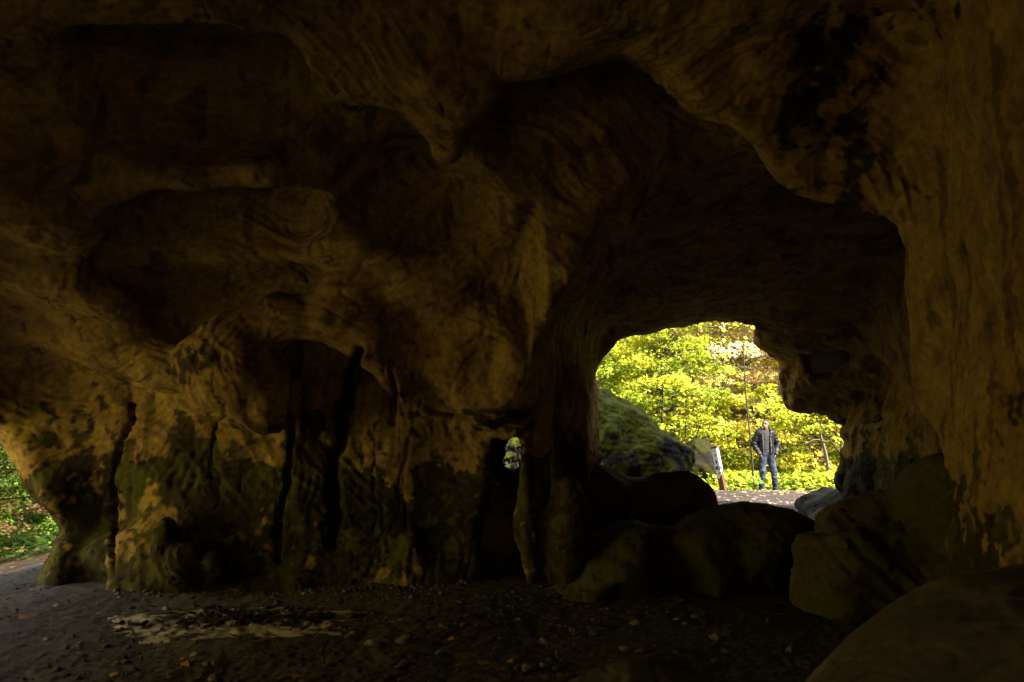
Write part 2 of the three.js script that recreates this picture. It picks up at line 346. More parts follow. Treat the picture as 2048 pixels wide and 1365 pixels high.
  if (d > 9.2 && x > 3.2) {
    R = smax(R, -niche(x, y, z), 0.06);
    R += (noise(x * 2.6, y * 2.0, z * 2.6) * 0.10 + Math.abs(noise(x * 5.5, y * 2.2, z * 5.5)) * 0.10) * sstep(9.4, 10, d) * sstep(3.2, 3.7, x);
  }
  for (let i = 0; i < carve.length; i++) { const c = carve[i]; if (!c[2]) continue; const q = c[0], dx = x - q.c[0], dy = y - q.c[1], dz = z - q.c[2], m = q.reach + 0.5; if (dx * dx + dy * dy + dz * dz < m * m) R = smax(R, -q(x, y, z), 0.06); }
  R = smax(R, -hole, 0.08);
  return R;
}
function rockField(x, y, z) {
  const r = rockBase(x, y, z);
  if (r > 0.7 || r < -0.7) return r;
  const w = noise(x * 0.9, y * 0.9, z * 0.9);
  return r + noise(x * 1.3 + w, y * 1.5, z * 1.3) * 0.07 + noise(x * 2.9, y * 3.3 + w, z * 2.9) * 0.022;
}
// bedding: thin layers that wander through the stone, cut across by the hollows
function bedding(x, y, z) {
  const w = noise(x * 0.42 + 9, y * 0.42, z * 0.42), w2 = noise(x * 1.1, y * 1.1 + 5, z * 1.1);
  return y * 0.75 + x * 0.32 + z * 0.28 + w * 1.5 + w2 * 0.22;
}
function strata(x, y, z) { const s = bedding(x, y, z); return noise(s * 15, x * 1.1, z * 1.1) * 0.62 + noise(s * 38, x * 2.2, z * 2.2 + 7) * 0.38; }
function relief(x, y, z) {
  const n1 = noise(x * 6, y * 6, z * 6), n2 = noise(x * 15, y * 15, z * 15), n3 = noise(x * 38, y * 38, z * 38);
  const amt = sstep(-0.25, 0.35, noise(x * 0.8 - 4, y * 0.8, z * 0.8)), st = strata(x, y, z);
  const pit = Math.max(0, noise(x * 11, y * 11 + 30, z * 11) - 0.3), flake = 1 - Math.abs(noise(x * 2.6, y * 2.1, z * 2.6 + 9)) * 2.4, chip = Math.max(0, noise(x * 4 + 40, y * 5, z * 4) - 0.18);
  return -wear(x, y, z, n1) * 0.017 - fissureAt(x, y, -z) + (0.3 + 0.7 * amt) * (st * 0.027 + (st > 0.18 ? 0.007 : 0)) + n1 * 0.008 + n2 * 0.008 + n3 * 0.006 - Math.max(0, flake - 0.95) * 0.45 - pit * 0.05 - Math.min(chip, 0.05) * 0.14;
}
// the stretches of stone that can be looked at from about here get the finer mesh
const SEEN = new Set(), VOX = 0.3, vkey = (x, y, z) => Math.floor((x + 20) / VOX) + 200 * Math.floor((y + 10) / VOX) + 40000 * Math.floor((z + 40) / VOX);
function lookOver(m) {
  const tries = new Map(), eyes = [[0, EYE, 0], [-0.9, EYE, -0.1], [0.9, EYE + 0.1, -0.1]];
  for (let i = 0; i < m.pos.length; i += 3) {
    const x = m.pos[i], y = m.pos[i + 1], z = m.pos[i + 2], d = -z;
    if (d < 0.8 || y < -0.2 || Math.abs(x) > d * 0.80 + 0.6 || y > EYE + d * 0.78 + 0.3) continue;
    const k = vkey(x, y, z); if (SEEN.has(k)) continue;
    const n = tries.get(k) || 0; if (n > 5) continue; tries.set(k, n + 1);
    for (const e of eyes) {
      let dx = e[0] - x, dy = e[1] - y, dz = e[2] - z; const L = Math.hypot(dx, dy, dz); dx /= L; dy /= L; dz /= L;
      let t = 0.16, free = true;
      while (t < L - 0.3) { const v = rockField(x + dx * t, y + dy * t, z + dz * t); if (v < 0.0) { free = false; break; } t += Math.max(0.06, v * 0.8); }
      if (free) { SEEN.add(k); break; }
    }
  }
}
const FINE = 0.0046;
function limitOf(x, y, z) {
  if (!SEEN.has(vkey(x, y, z))) return 0.3;
  return clamp(Math.hypot(x, y - EYE, z) * FINE, 0.012, 0.06);
}
// colours of the stone: matter, not light
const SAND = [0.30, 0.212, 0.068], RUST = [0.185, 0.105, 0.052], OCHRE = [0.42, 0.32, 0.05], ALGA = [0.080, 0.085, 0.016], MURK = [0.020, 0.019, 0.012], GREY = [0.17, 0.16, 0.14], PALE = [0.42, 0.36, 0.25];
// dark algae crust where the photograph shows their ragged outlines: [place, reach, colour, share]
const CRUST = [];
const crust = (px, py, d, rx, ry, rz, c, share = 1) => CRUST.push([at(px, py, d), [rx, ry, rz], c, share]);
for (const c of [[390, 725, 6.6, 0.26, 0.16, 0.5], [720, 1060, 7.3, 1.5, 0.45, 0.9], [470, 1090, 7.1, 0.5, 0.4, 0.8], [160, 1020, 7.1, 0.6, 0.85, 0.9], [1000, 1080, 8.0, 0.5, 1.0, 1.0], [1690, 190, 4.4, 0.14, 0.5, 0.6], [1620, 150, 4.4, 0.10, 0.4, 0.6], [1760, 250, 4.4, 0.12, 0.55, 0.6]]) crust(...c, MURK, 0.9);
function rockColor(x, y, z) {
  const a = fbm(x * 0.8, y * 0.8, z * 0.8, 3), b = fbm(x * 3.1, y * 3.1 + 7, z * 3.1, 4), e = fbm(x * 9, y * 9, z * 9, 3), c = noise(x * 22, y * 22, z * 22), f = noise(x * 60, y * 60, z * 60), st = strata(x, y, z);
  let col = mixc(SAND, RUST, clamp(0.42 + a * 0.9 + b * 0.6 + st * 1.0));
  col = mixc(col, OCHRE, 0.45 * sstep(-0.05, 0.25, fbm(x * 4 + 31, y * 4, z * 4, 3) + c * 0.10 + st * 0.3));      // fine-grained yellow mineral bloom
  col = mixc(col, MURK, 0.35 * sstep(0.12, 0.28, b + e * 0.3));
  for (const [p, r, cc, share] of CRUST) {
    const dx = (x - p[0]) / r[0], dy = (y - p[1]) / r[1], dz = (z - p[2]) / r[2], q = dx * dx + dy * dy + dz * dz;
    if (q < 2.6) col = mixc(col, cc, share * sstep(-0.04, 0.09, 0.45 * (1 - Math.sqrt(q)) + b * 0.9 + e * 0.9 + c * 0.10));
  }
  if (y < 1.7) col = mixc(col, MURK, 0.9 * sstep(0.0, 0.09, fbm(x * 2.0, y * 0.8 - 9, z * 2.0, 3) + e * 0.5 + (y < 1.15 + a * 0.8 + b * 0.5 ? 0.24 : -0.14)));
  if (y < 1.5) col = mixc(col, ALGA, 0.8 * sstep(0.04, 0.14, b * 0.9 + e * 0.6 + (y < 1.0 + b ? 0.0 : -0.08)));
  const streak = noise(x * 7, y * 0.9, z * 7) + e * 0.3; col = mixc(col, MURK, 0.5 * sstep(0.28, 0.42, streak));
  col = mixc(col, MURK, clamp(0.45 * wear(x, y, z, noise(x * 6, y * 6, z * 6)) * (1 + e * 2) + 4 * fissureAt(x, y, -z)));
  const k = 1 + c * 0.32 + f * 0.26 + e * 0.4;
  return [col[0] * k, col[1] * k, col[2] * k];
}
console.log('rock');
const T0 = Date.now();
let rockMesh = surfaceNets(rockField, [-7, -1.4, -12.8], [10.2, 7.8, 6.8], 0.10, 1.5);
console.log('nets', rockMesh.pos.length / 3, Date.now() - T0);
lookOver(rockMesh); console.log('seen', SEEN.size, Date.now() - T0);
rockMesh = refine(rockMesh, limitOf, 4);
console.log('refined', rockMesh.idx.length / 3, Date.now() - T0);
settle(rockMesh, rockField, relief);
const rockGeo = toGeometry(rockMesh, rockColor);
console.log('settled', Date.now() - T0);
const dull = (o) => new THREE.MeshPhysicalMaterial({ specularIntensity: 0.3, ...o });
const ROCKMAT = dull({ vertexColors: true, roughness: 0.93 });
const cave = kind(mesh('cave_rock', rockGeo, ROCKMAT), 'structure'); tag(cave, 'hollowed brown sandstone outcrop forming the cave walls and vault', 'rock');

// ---------------------------------------------------------------- ground: one sheet, from the cave floor out to the wooded slopes
function groundH(x, z) {
  const d = -z;
  let h = noise(x * 0.5, 3, z * 0.5) * 0.05 + noise(x * 1.7, 8, z * 1.7) * 0.022;
  const out = sstep(16.9, 18.6, d); h -= out * 0.22;
  h += Math.max(0, d - 21.5) * 0.42 + Math.max(0, d - 21.5) * noise(x * 0.12, 1, z * 0.12) * 0.2;
  const lf = Math.max(0, -x - 5.2); h += -0.22 * Math.min(lf, 5) + 0.62 * Math.max(0, lf - 7);
  const bk = Math.max(0, z - 11); h += bk * 0.42;
  const rt = Math.max(0, x - 14); h += rt * 0.35;
  return Math.min(h, 30 + 0.02 * (Math.abs(x) + Math.abs(z)));
}
const SOIL = [0.092, 0.087, 0.085], LITTER = [0.085, 0.05, 0.02];
function groundColor(x, y, z) {
  const d = -z, inside = sstep(0.35, -0.35, Math.max(d - 11.0, -4.9 - d, -5.9 - x) + noise(x * 2, 1, z * 2) * 0.5);
  const a = fbm(x * 1.5, 2, z * 1.5, 3), b = noise(x * 24, 5, z * 24), c = noise(x * 75, 9, z * 75);
  const leafy = sstep(17.0, 17.8, d + a) ;
  const path = 1 - Math.max(leafy, sstep(-4.6, -5.4, d), sstep(-5.6, -6.4, x));
  let col = mixc(x < -9 && d < 8 ? [0.42, 0.33, 0.12] : LITTER, [0.038, 0.030, 0.026], path);  // unseen left slope coloured extra bright, to bounce light into the cave
  col = mixc(col, SOIL, inside);
  return col.map((v) => Math.max(0.008, v * (1 + a * 0.55 + b * 0.35 + c * 0.3)));
}
{
  const g = new THREE.PlaneGeometry(360, 360, 40, 40); g.rotateX(-Math.PI / 2);
  let m = { pos: Array.from(g.attributes.position.array), idx: Array.from(g.index.array) };
  const lim = (x, y, z) => {
    const d = -z, r = Math.hypot(x, d);
    if (d > 2.2 && d < 19 && Math.abs(x) < d * 0.78 + 0.4) return clamp(d * 0.005, 0.02, 0.07) * (d > 9.5 ? 1.6 : 1);
    return clamp(r * 0.05, 0.3, 12);
  };
  m = refine(m, lim, 11);
  const P = m.pos;
  for (let i = 0; i < P.length; i += 3) {
    const x = P[i], z = P[i + 2], n = noise(x * 7, 2, z * 7) * 0.012 + noise(x * 19, 4, z * 19) * 0.009 + noise(x * 48, 4, z * 48) * 0.005;
    P[i + 1] = groundH(x, z) + n;
  }
  console.log('ground', m.idx.length / 3, Date.now() - T0);
  const o = kind(mesh('ground', toGeometry(m, groundColor), dull({ vertexColors: true, roughness: 0.96 })), 'structure');
  tag(o, 'dark trodden earth of the cave floor running out to leafy slopes', 'ground');
}
const onGround = (px, d) => { const x = at(px, 900, d)[0]; return [x, groundH(x, -d), -d]; };

// ---------------------------------------------------------------- boulders
function boulder(name, label, prims, opt = {}) {
  const { facets = true, bump = 0, k = 0.2, cell = 0.06, fine = 0.006, rough = 1, color, group, flat } = opt;
  let lo = [9e9, 9e9, 9e9], hi = [-9e9, -9e9, -9e9];
  for (const q of prims) for (let i = 0; i < 3; i++) { lo[i] = Math.min(lo[i], q.c[i] - q.reach - 0.25); hi[i] = Math.max(hi[i], q.c[i] + q.reach + 0.25); }
  lo[1] = Math.max(lo[1], -0.6);
  const cr = rng(prims.length * 77 + Math.floor(Math.abs(prims[0].c[0]) * 1000)), cuts = [];
  for (const q of prims) for (let i = 0; i < 6; i++) { const n = new THREE.Vector3(cr() * 2 - 1, cr() * 1.3 - 0.5, cr() * 2 - 1).normalize(); cuts.push([q, n]); }
  const face = cuts.map(([q, n]) => { let t = 0; while (t < 3 && q(q.c[0] + n.x * t, q.c[1] + n.y * t, q.c[2] + n.z * t) < 0) t += 0.01; return [n.x, n.y, n.z, n.x * q.c[0] + n.y * q.c[1] + n.z * q.c[2] + t * (0.66 + 0.24 * cr())]; });
  const f = (x, y, z) => {
    let v = 9; prims.forEach((q, i) => { let w = q(x, y, z); if (facets) for (let j = i * 6; j < i * 6 + 6; j++) { const c = face[j]; w = smax(w, c[0] * x + c[1] * y + c[2] * z - c[3], 0.025); } v = smin(v, w, k); });
    v += noise(x * 1.4 + 5, y * 1.4, z * 1.4) * 0.10 * rough + noise(x * 3.4, y * 3.4, z * 3.4 + 2) * 0.045 * rough;
    return smax(v, -0.5 - y, 0.05);
  };
  let m = surfaceNets(f, lo, hi, cell, 1.8);
  m = refine(m, (x, y, z) => y < -0.1 || -z < 0.8 ? 0.2 : clamp(Math.hypot(x, y - EYE, z) * fine, 0.012, 0.2), 3);
  settle(m, f, (x, y, z) => relief(x, y, z) * (flat || 1) + bump * (Math.abs(noise(x * 7, y * 7, z * 7)) * 0.035 + Math.abs(noise(x * 17, y * 17, z * 17)) * 0.04));
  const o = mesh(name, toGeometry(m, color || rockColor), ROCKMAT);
  return tag(o, label, 'boulder', group);
}
const E = (px, py, d, rx, ry, rz, turn) => ellipsoid(at(px, py, d), [rx, ry, rz], turn);
const speck = (x, y, z) => 1 + noise(x * 22, y * 22, z * 22) * 0.3 + noise(x * 60, y * 60, z * 60) * 0.22;
function mossy(amount, base = SAND, moss = ALGA) {
  return (x, y, z) => { const t = sstep(-0.06, 0.10, fbm(x * 2.2, y * 2.2, z * 2.2, 4) + amount), s = speck(x, y, z); const c = mixc(mixc(base, base.map((v) => v * 0.5), clamp(0.4 + fbm(x * 2, y * 2, z * 2, 3) * 2)), moss, t); return c.map((v) => v * s); };
}
const DARKSTONE = [0.10, 0.082, 0.06];
boulder('boulder', 'dark rounded boulder with a saddle-shaped top filling the bottom left of the cave window', [E(1195, 1010, 8.6, 0.50, 0.50, 0.55), E(1290, 1030, 8.6, 0.7, 0.42, 0.5), E(1365, 1005, 8.5, 0.42, 0.42, 0.5)], { k: 0.15, rough: 0.7, color: mossy(-0.1, [0.17, 0.145, 0.11]) });
boulder('boulder', 'broad low olive brown boulder between the rock pillar and the window', [E(1250, 1165, 7.1, 0.85, 0.56, 0.65, [0, 0, 0.2]), E(1500, 1115, 7.3, 0.95, 0.54, 0.65), E(1150, 1205, 6.8, 0.4, 0.18, 0.4, [0, 0, 0.35]), E(1390, 1135, 7.2, 0.7, 0.5, 0.6)], { k: 0.12, rough: 0.8, color: mossy(0.02, DARKSTONE) });
boulder('boulder', 'tall dark mossy boulder leaning against the right cave wall', [E(1790, 1150, 6.3, 0.8, 0.72, 0.7), E(1700, 1170, 6.2, 0.5, 0.64, 0.5), E(1900, 1110, 5.9, 0.45, 0.8, 0.6)], { k: 0.12, rough: 0.8, color: mossy(0.05, DARKSTONE) });
boulder('boulder', 'smooth grey rock slab rising beside the right cave wall, top worn bare', [ellipsoid([2.15, 0.25, -2.95], [1.05, 0.66, 0.8], [0, 0.2, 0.35]), ellipsoid([1.75, 0.0, -2.75], [0.95, 0.5, 0.75], [0, 0, 0.5])], { facets: false, k: 0.4, rough: 0.4, flat: 0.45, fine: 0.0045, color: (x, y, z) => mixc([0.11, 0.10, 0.092], [0.18, 0.165, 0.15], sstep(0.0, 0.3, fbm(x * 3, y * 3, z * 3, 4))).map((v) => v * speck(x, y, z)) });
boulder('boulder', 'low flat-topped grey rock poking out of the cave floor', [ellipsoid([0.62, 0.06, -3.5], [0.46, 0.36, 0.34])], { facets: false, rough: 0.4, flat: 0.7, color: (x, y, z) => mixc([0.11, 0.10, 0.092], [0.17, 0.155, 0.14], sstep(0.1, 0.4, fbm(x * 3, y * 3, z * 3, 4))).map((v) => v * speck(x, y, z)) });
boulder('boulder', 'grey weathered rock apron sloping up to the right side of the window', [E(1720, 1010, 11.0, 0.9, 0.42, 1.0, [0, 0, 0.35]), E(1800, 960, 10.0, 0.6, 0.5, 0.8, [0, 0, 0.5]), E(1850, 920, 9.2, 0.5, 0.42, 0.7, [0, 0, 0.8]), E(1665, 1012, 11.8, 0.55, 0.2, 0.7, [0, 0, 0.2])], { k: 0.3, rough: 1.4, fine: 0.004, color: (x, y, z) => mixc([0.024, 0.022, 0.018], [0.055, 0.049, 0.040], sstep(-0.1, 0.2, fbm(x * 3, y * 3, z * 3, 4))).map((v) => v * speck(x, y, z)) });
const MOSS = [0.042, 0.048, 0.002];
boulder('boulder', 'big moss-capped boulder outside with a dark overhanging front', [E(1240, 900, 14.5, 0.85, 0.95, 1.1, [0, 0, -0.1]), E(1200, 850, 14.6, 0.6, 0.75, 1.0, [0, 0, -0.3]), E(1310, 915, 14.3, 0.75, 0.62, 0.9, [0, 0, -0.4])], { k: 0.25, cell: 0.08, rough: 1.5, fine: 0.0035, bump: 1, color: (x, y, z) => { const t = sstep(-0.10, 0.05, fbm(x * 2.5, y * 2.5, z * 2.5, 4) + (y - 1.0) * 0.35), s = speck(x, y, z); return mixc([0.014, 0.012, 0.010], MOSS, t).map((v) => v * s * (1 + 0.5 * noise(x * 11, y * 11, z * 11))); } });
boulder('boulder', 'smaller lichen-speckled boulder outside next to the trail post', [E(1395, 930, 18.3, 0.5, 0.62, 0.6), E(1375, 945, 18.5, 0.5, 0.5, 0.6)], { k: 0.2, cell: 0.08, color: (x, y, z) => mixc([0.012, 0.010, 0.007], [0.022, 0.022, 0.002], sstep(-0.1, 0.15, fbm(x * 3, y * 3, z * 3, 4))).map((v) => v * speck(x, y, z)), bump: 1, facets: false, fine: 0.004 });
boulder('boulder', 'pale sunlit rock seen through the small hole', [ellipsoid([0.4, 0.7, -17.8], [1.5, 1.5, 0.9], [0, 0, -0.3]), ellipsoid([-0.8, 0.5, -18.2], [1.1, 1.1, 0.9])], { k: 0.1, cell: 0.06, rough: 1.6, fine: 0.003, bump: 2, color: (x, y, z) => { const t = fbm(x * 5, y * 5, z * 5, 4); return (t > 0.04 ? [0.035, 0.042, 0.002] : t > -0.12 ? [0.022, 0.019, 0.015] : [0.005, 0.0045, 0.004]).map((v) => v * speck(x, y, z)); } });
boulder('boulder', 'rough grey stone lying at the foot of the side opening', [E(75, 1195, 6.9, 0.16, 0.10, 0.14)], { cell: 0.03, rough: 0.5, color: mossy(-0.1, GREY) });
boulder('boulder', 'dark rust brown boulder blocking the low passage under the small hole', [E(990, 1060, 8.0, 0.34, 0.64, 0.3), E(1038, 1060, 8.2, 0.3, 0.62, 0.3)], { k: 0.05, rough: 0.6, color: mossy(-0.15, [0.22, 0.16, 0.11]) });
console.log('boulders', Date.now() - T0);

// ---------------------------------------------------------------- woods
const LEAFPTS = [[0, -0.5], [0.24, -0.28], [0.5, 0.0], [0.22, 0.12], [0.0, 0.55], [-0.22, 0.12], [-0.5, 0.0], [-0.24, -0.28]];
function leafGeometry(list) {      // list of {p, n, up, s, c}
  const n = list.length, V = LEAFPTS.length, P = new Float32Array(n * V * 3), C = new Float32Array(n * V * 3), I = new Uint32Array(n * (V - 2) * 3), N = new THREE.Vector3(), U = new THREE.Vector3(), S = new THREE.Vector3();
  list.forEach((l, q) => {
    N.set(...l.n).normalize(); U.set(...l.up); U.addScaledVector(N, -U.dot(N)).normalize(); S.crossVectors(U, N);
    for (let v = 0; v < V; v++) {
      const [a, b] = LEAFPTS[v], w = -Math.abs(a) * 0.35 - b * b * 0.25, k = (q * V + v) * 3;
      P[k] = l.p[0] + l.s * (S.x * a + U.x * b + N.x * w); P[k + 1] = l.p[1] + l.s * (S.y * a + U.y * b + N.y * w); P[k + 2] = l.p[2] + l.s * (S.z * a + U.z * b + N.z * w);
      C[k] = l.c[0]; C[k + 1] = l.c[1]; C[k + 2] = l.c[2];
    }
    const T = [0, 1, 7, 1, 2, 3, 5, 6, 7, 1, 3, 7, 3, 5, 7, 3, 4, 5];
    for (let t = 0; t < 18; t++) I[q * 18 + t] = q * V + T[t];
  });
  const g = new THREE.BufferGeometry(); g.setAttribute('position', new THREE.BufferAttribute(P, 3)); g.setAttribute('color', new THREE.BufferAttribute(C, 3)); g.setIndex(new THREE.BufferAttribute(I, 1)); g.computeVertexNormals(); return g;
}
const LEAFMAT = new THREE.MeshPhysicalMaterial({ vertexColors: true, roughness: 0.85, transmission: 0.45, thickness: 0, side: THREE.DoubleSide, specularIntensity: 0.2 });
const BARK = std({ color: new THREE.Color().setRGB(0.032, 0.024, 0.018), roughness: 0.95 });
const PALEBARK = std({ color: new THREE.Color().setRGB(0.12, 0.108, 0.092), roughness: 0.95 });
const YELLOW = [[0.547, 0.506, 0.022], [0.487, 0.506, 0.03], [0.406, 0.467, 0.03], [0.607, 0.487, 0.061]], LIME = [[0.31, 0.387, 0.018], [0.396, 0.426, 0.021], [0.222, 0.303, 0.018], [0.485, 0.467, 0.022]], GREEN = [[0.101, 0.182, 0.011], [0.163, 0.255, 0.018], [0.074, 0.144, 0.011], [0.264, 0.314, 0.021]], BUFF = [[0.665, 0.529, 0.314], [0.665, 0.489, 0.234], [0.568, 0.489, 0.118], [0.706, 0.607, 0.451]], CARPET = [[0.62, 0.55, 0.06], [0.66, 0.60, 0.10], [0.55, 0.53, 0.06], [0.68, 0.57, 0.14]];
function tube(list, radii, sides = 6) {       // tapered limb through points
  const c = new THREE.CatmullRomCurve3(list.map((p) => new THREE.Vector3(...p))), n = list.length * 3, g = new THREE.TubeGeometry(c, n, 1, sides, false), P = g.attributes.position, ctr = new THREE.Vector3();
  for (let i = 0; i <= n; i++) {
    c.getPointAt(i / n, ctr); const t = i / n * (radii.length - 1), a = Math.min(radii.length - 2, Math.floor(t)), r = lerp(radii[a], radii[a + 1], t - a);
    for (let j = 0; j <= sides; j++) { const k = i * (sides + 1) + j; P.setXYZ(k, ctr.x + (P.getX(k) - ctr.x) * r, ctr.y + (P.getY(k) - ctr.y) * r, ctr.z + (P.getZ(k) - ctr.z) * r); }
  }
  g.computeVertexNormals(); return g;
}
function treeParts(seed, o) {
  const r = rng(seed), { H, from, R, leaves, size, palette, trunkR, lean = 0.3, limbs = 26 } = o;
  const stem = []; let x = 0, z = 0; for (let i = 0; i <= 6; i++) { stem.push([x, H * i / 6 - (i ? 0 : 0.3), z]); x += (r() - 0.5) * 0.12 * H / 6 + lean * H / 40; z += (r() - 0.5) * 0.12 * H / 6; }
  const curve = new THREE.CatmullRomCurve3(stem.map((p) => new THREE.Vector3(...p)));
  const woods = [tube(stem, [trunkR, trunkR * 0.8, trunkR * 0.62, trunkR * 0.4, trunkR * 0.12], 7)], list = [];
  const per = Math.ceil(leaves / limbs);
  for (let b = 0; b < limbs; b++) {
    const t = from + (1 - from) * (b + r()) / limbs, p = curve.getPoint(Math.min(t, 0.99)), az = b * 2.4 + r() * 0.9, prof = Math.sin(Math.PI * clamp(0.12 + 0.82 * (t - from) / (1 - from))) ** 0.7, L = R * prof * (0.65 + 0.5 * r());
    const up = 0.35 - 0.45 * r() * (1 - t), cx = Math.cos(az), cz = Math.sin(az), q = [p.x + cx * L, p.y + up * L, p.z + cz * L], m = [p.x + cx * L * 0.5, p.y + up * L * 0.65, p.z + cz * L * 0.5];
    woods.push(tube([[p.x, p.y, p.z], m, q], [trunkR * 0.28 + 0.004, trunkR * 0.14 + 0.003, 0.003], 4));
    const tone = palette[Math.floor(r() * palette.length)], tilt = [cx * 0.4 + (r() - 0.5) * 0.6, 1, cz * 0.4 + (r() - 0.5) * 0.6];
    for (let i = 0; i < per; i++) {
      const u = 0.2 + 0.9 * Math.sqrt(r()), side = (r() - 0.5) * L * 0.85 * (1.25 - u * 0.6), hh = (r() - 0.5) * 0.16 * L + (r() - 0.5) * 0.12;
      const px = p.x + cx * L * u - cz * side, pz = p.z + cz * L * u + cx * side, py = p.y + up * L * u + hh - u * u * 0.12 * L - Math.abs(side) * 0.1;
      const c = r() < 0.72 ? tone : palette[Math.floor(r() * palette.length)], v = 0.5 + r() * 0.72;
      list.push({ p: [px, py, pz], n: [tilt[0] + (r() - 0.5) * 1.7, tilt[1] * (0.3 + r() * 0.9), tilt[2] + (r() - 0.5) * 1.7], up: [cx + (r() - 0.5), -0.5, cz + (r() - 0.5)], s: size * (0.6 + r() * 0.7), c: [c[0] * v, c[1] * v, c[2] * v] });
    }
  }
  return { wood: mergeGeometries(woods.map((g) => { const h = g.toNonIndexed(); h.deleteAttribute('uv'); return h; })), crown: leafGeometry(list) };
}
const KINDS = {
  yellowSapling: treeParts(11, { H: 5.2, from: 0.10, R: 1.7, leaves: 8600, size: 0.098, palette: YELLOW, trunkR: 0.04, limbs: 34 }),
  limeSapling: treeParts(12, { H: 4.8, from: 0.08, R: 1.8, leaves: 8600, size: 0.094, palette: LIME, trunkR: 0.04, limbs: 34 }),
  greenTree: treeParts(13, { H: 6.0, from: 0.10, R: 2.0, leaves: 9000, size: 0.096, palette: GREEN, trunkR: 0.06, limbs: 38 }),
  buffTree: treeParts(14, { H: 7.5, from: 0.22, R: 2.2, leaves: 9000, size: 0.105, palette: BUFF, trunkR: 0.07, limbs: 38 }),
  bush: treeParts(15, { H: 2.3, from: 0.02, R: 1.15, leaves: 3800, size: 0.088, palette: [...YELLOW, ...LIME], trunkR: 0.02, limbs: 22 }),
  tall: treeParts(16, { H: 15, from: 0.38, R: 4.2, leaves: 9000, size: 0.22, palette: [...YELLOW, ...LIME], trunkR: 0.2, limbs: 44, lean: 0 }),
};
const KINDNAME = { yellowSapling: 'maple_sapling', limeSapling: 'lime_sapling', greenTree: 'green_tree', buffTree: 'buff_leaved_tree', bush: 'leafy_bush', tall: 'tall_tree' };
const treeRand = rng(99);
function plant(k, x, d, scale, label, group, turn = treeRand() * 6.28) {
  const t = thing(KINDNAME[k], label, k === 'bush' ? 'bush' : 'tree', [x, groundH(x, -d), -d], turn, group);
  t.scale.setScalar(scale);
  mesh('trunk', KINDS[k].wood, k === 'buffTree' ? PALEBARK : BARK, t); mesh('crown', KINDS[k].crown, LEAFMAT, t);
  return t;
}
// behind the window
const BACK = 'young trees on the slope beyond the cave window';
for (let row = 0; row < 6; row++) {
  const d = [20.5, 23.5, 27, 31, 36, 42][row], step = [1.6, 1.9, 2.2, 2.6, 3.2, 4.2][row];
  for (let x = d * 0.06; x < d * 0.60; x += step * (0.8 + treeRand() * 0.4)) {
    const u = x / d + (treeRand() - 0.5) * 0.06, k = row === 0 ? (u < 0.2 ? 'limeSapling' : treeRand() < 0.55 ? 'bush' : treeRand() < 0.5 ? 'yellowSapling' : 'bush')
      : u < 0.24 ? (treeRand() < 0.65 ? 'greenTree' : 'limeSapling') : u < 0.38 ? (treeRand() < 0.62 && row > 0 ? 'buffTree' : 'yellowSapling') : (treeRand() < 0.65 ? 'yellowSapling' : treeRand() < 0.5 ? 'limeSapling' : 'buffTree');
    const lab = { bush: 'low yellow-green bush on the slope behind the standing man', yellowSapling: 'young maple with yellow leaves on the slope behind the standing man', limeSapling: 'young tree with lime green leaves on the slope beyond the window', greenTree: 'green-leaved tree above the moss-capped boulder', buffTree: 'taller tree with pale buff leaves high on the slope beyond the window' }[k];
    plant(k, x, d + (treeRand() - 0.5) * 1.4, (row > 3 ? 1.25 : 0.95) + treeRand() * 0.3, lab, BACK);
  }
}
// beyond the side opening
for (const [x, d, k, s] of [[-9.2, 12.5, 'greenTree', 0.8], [-11.5, 14.5, 'greenTree', 0.9], [-10.2, 16.5, 'greenTree', 0.9], [-13.5, 18.5, 'greenTree', 1.1], [-12.6, 21, 'limeSapling', 1.1], [-16, 23, 'greenTree', 1.3], [-15, 27, 'yellowSapling', 1.5], [-20, 28, 'greenTree', 1.6], [-19, 24, 'limeSapling', 1.5], [-9.5, 10.5, 'greenTree', 0.5], [-10.8, 11.6, 'greenTree', 0.6], [-13, 15, 'bush', 1.2], [-15, 19, 'limeSapling', 1.2], [-23, 32, 'greenTree', 2]])
  plant(k, x, d, s, { limeSapling: 'young tree with lime green leaves beyond the side opening', greenTree: 'shady green-leaved tree beyond the side opening', yellowSapling: 'young tree with yellow leaves beyond the side opening', bush: 'leafy bush on the ground just beyond the side opening' }[k], 'trees and bushes beyond the side opening');
// tall ones over the slope
for (const [x, d, s] of [[0.5, 23, 0.85], [-9, 26, 1], [13, 44, 1.2], [4, 46, 1.2], [20, 48, 1.3], [-24, 20, 1.1]]) plant('tall', x, d, s, 'tall broad-crowned tree towering over the slope', 'tall trees');
console.log('trees', Date.now() - T0);
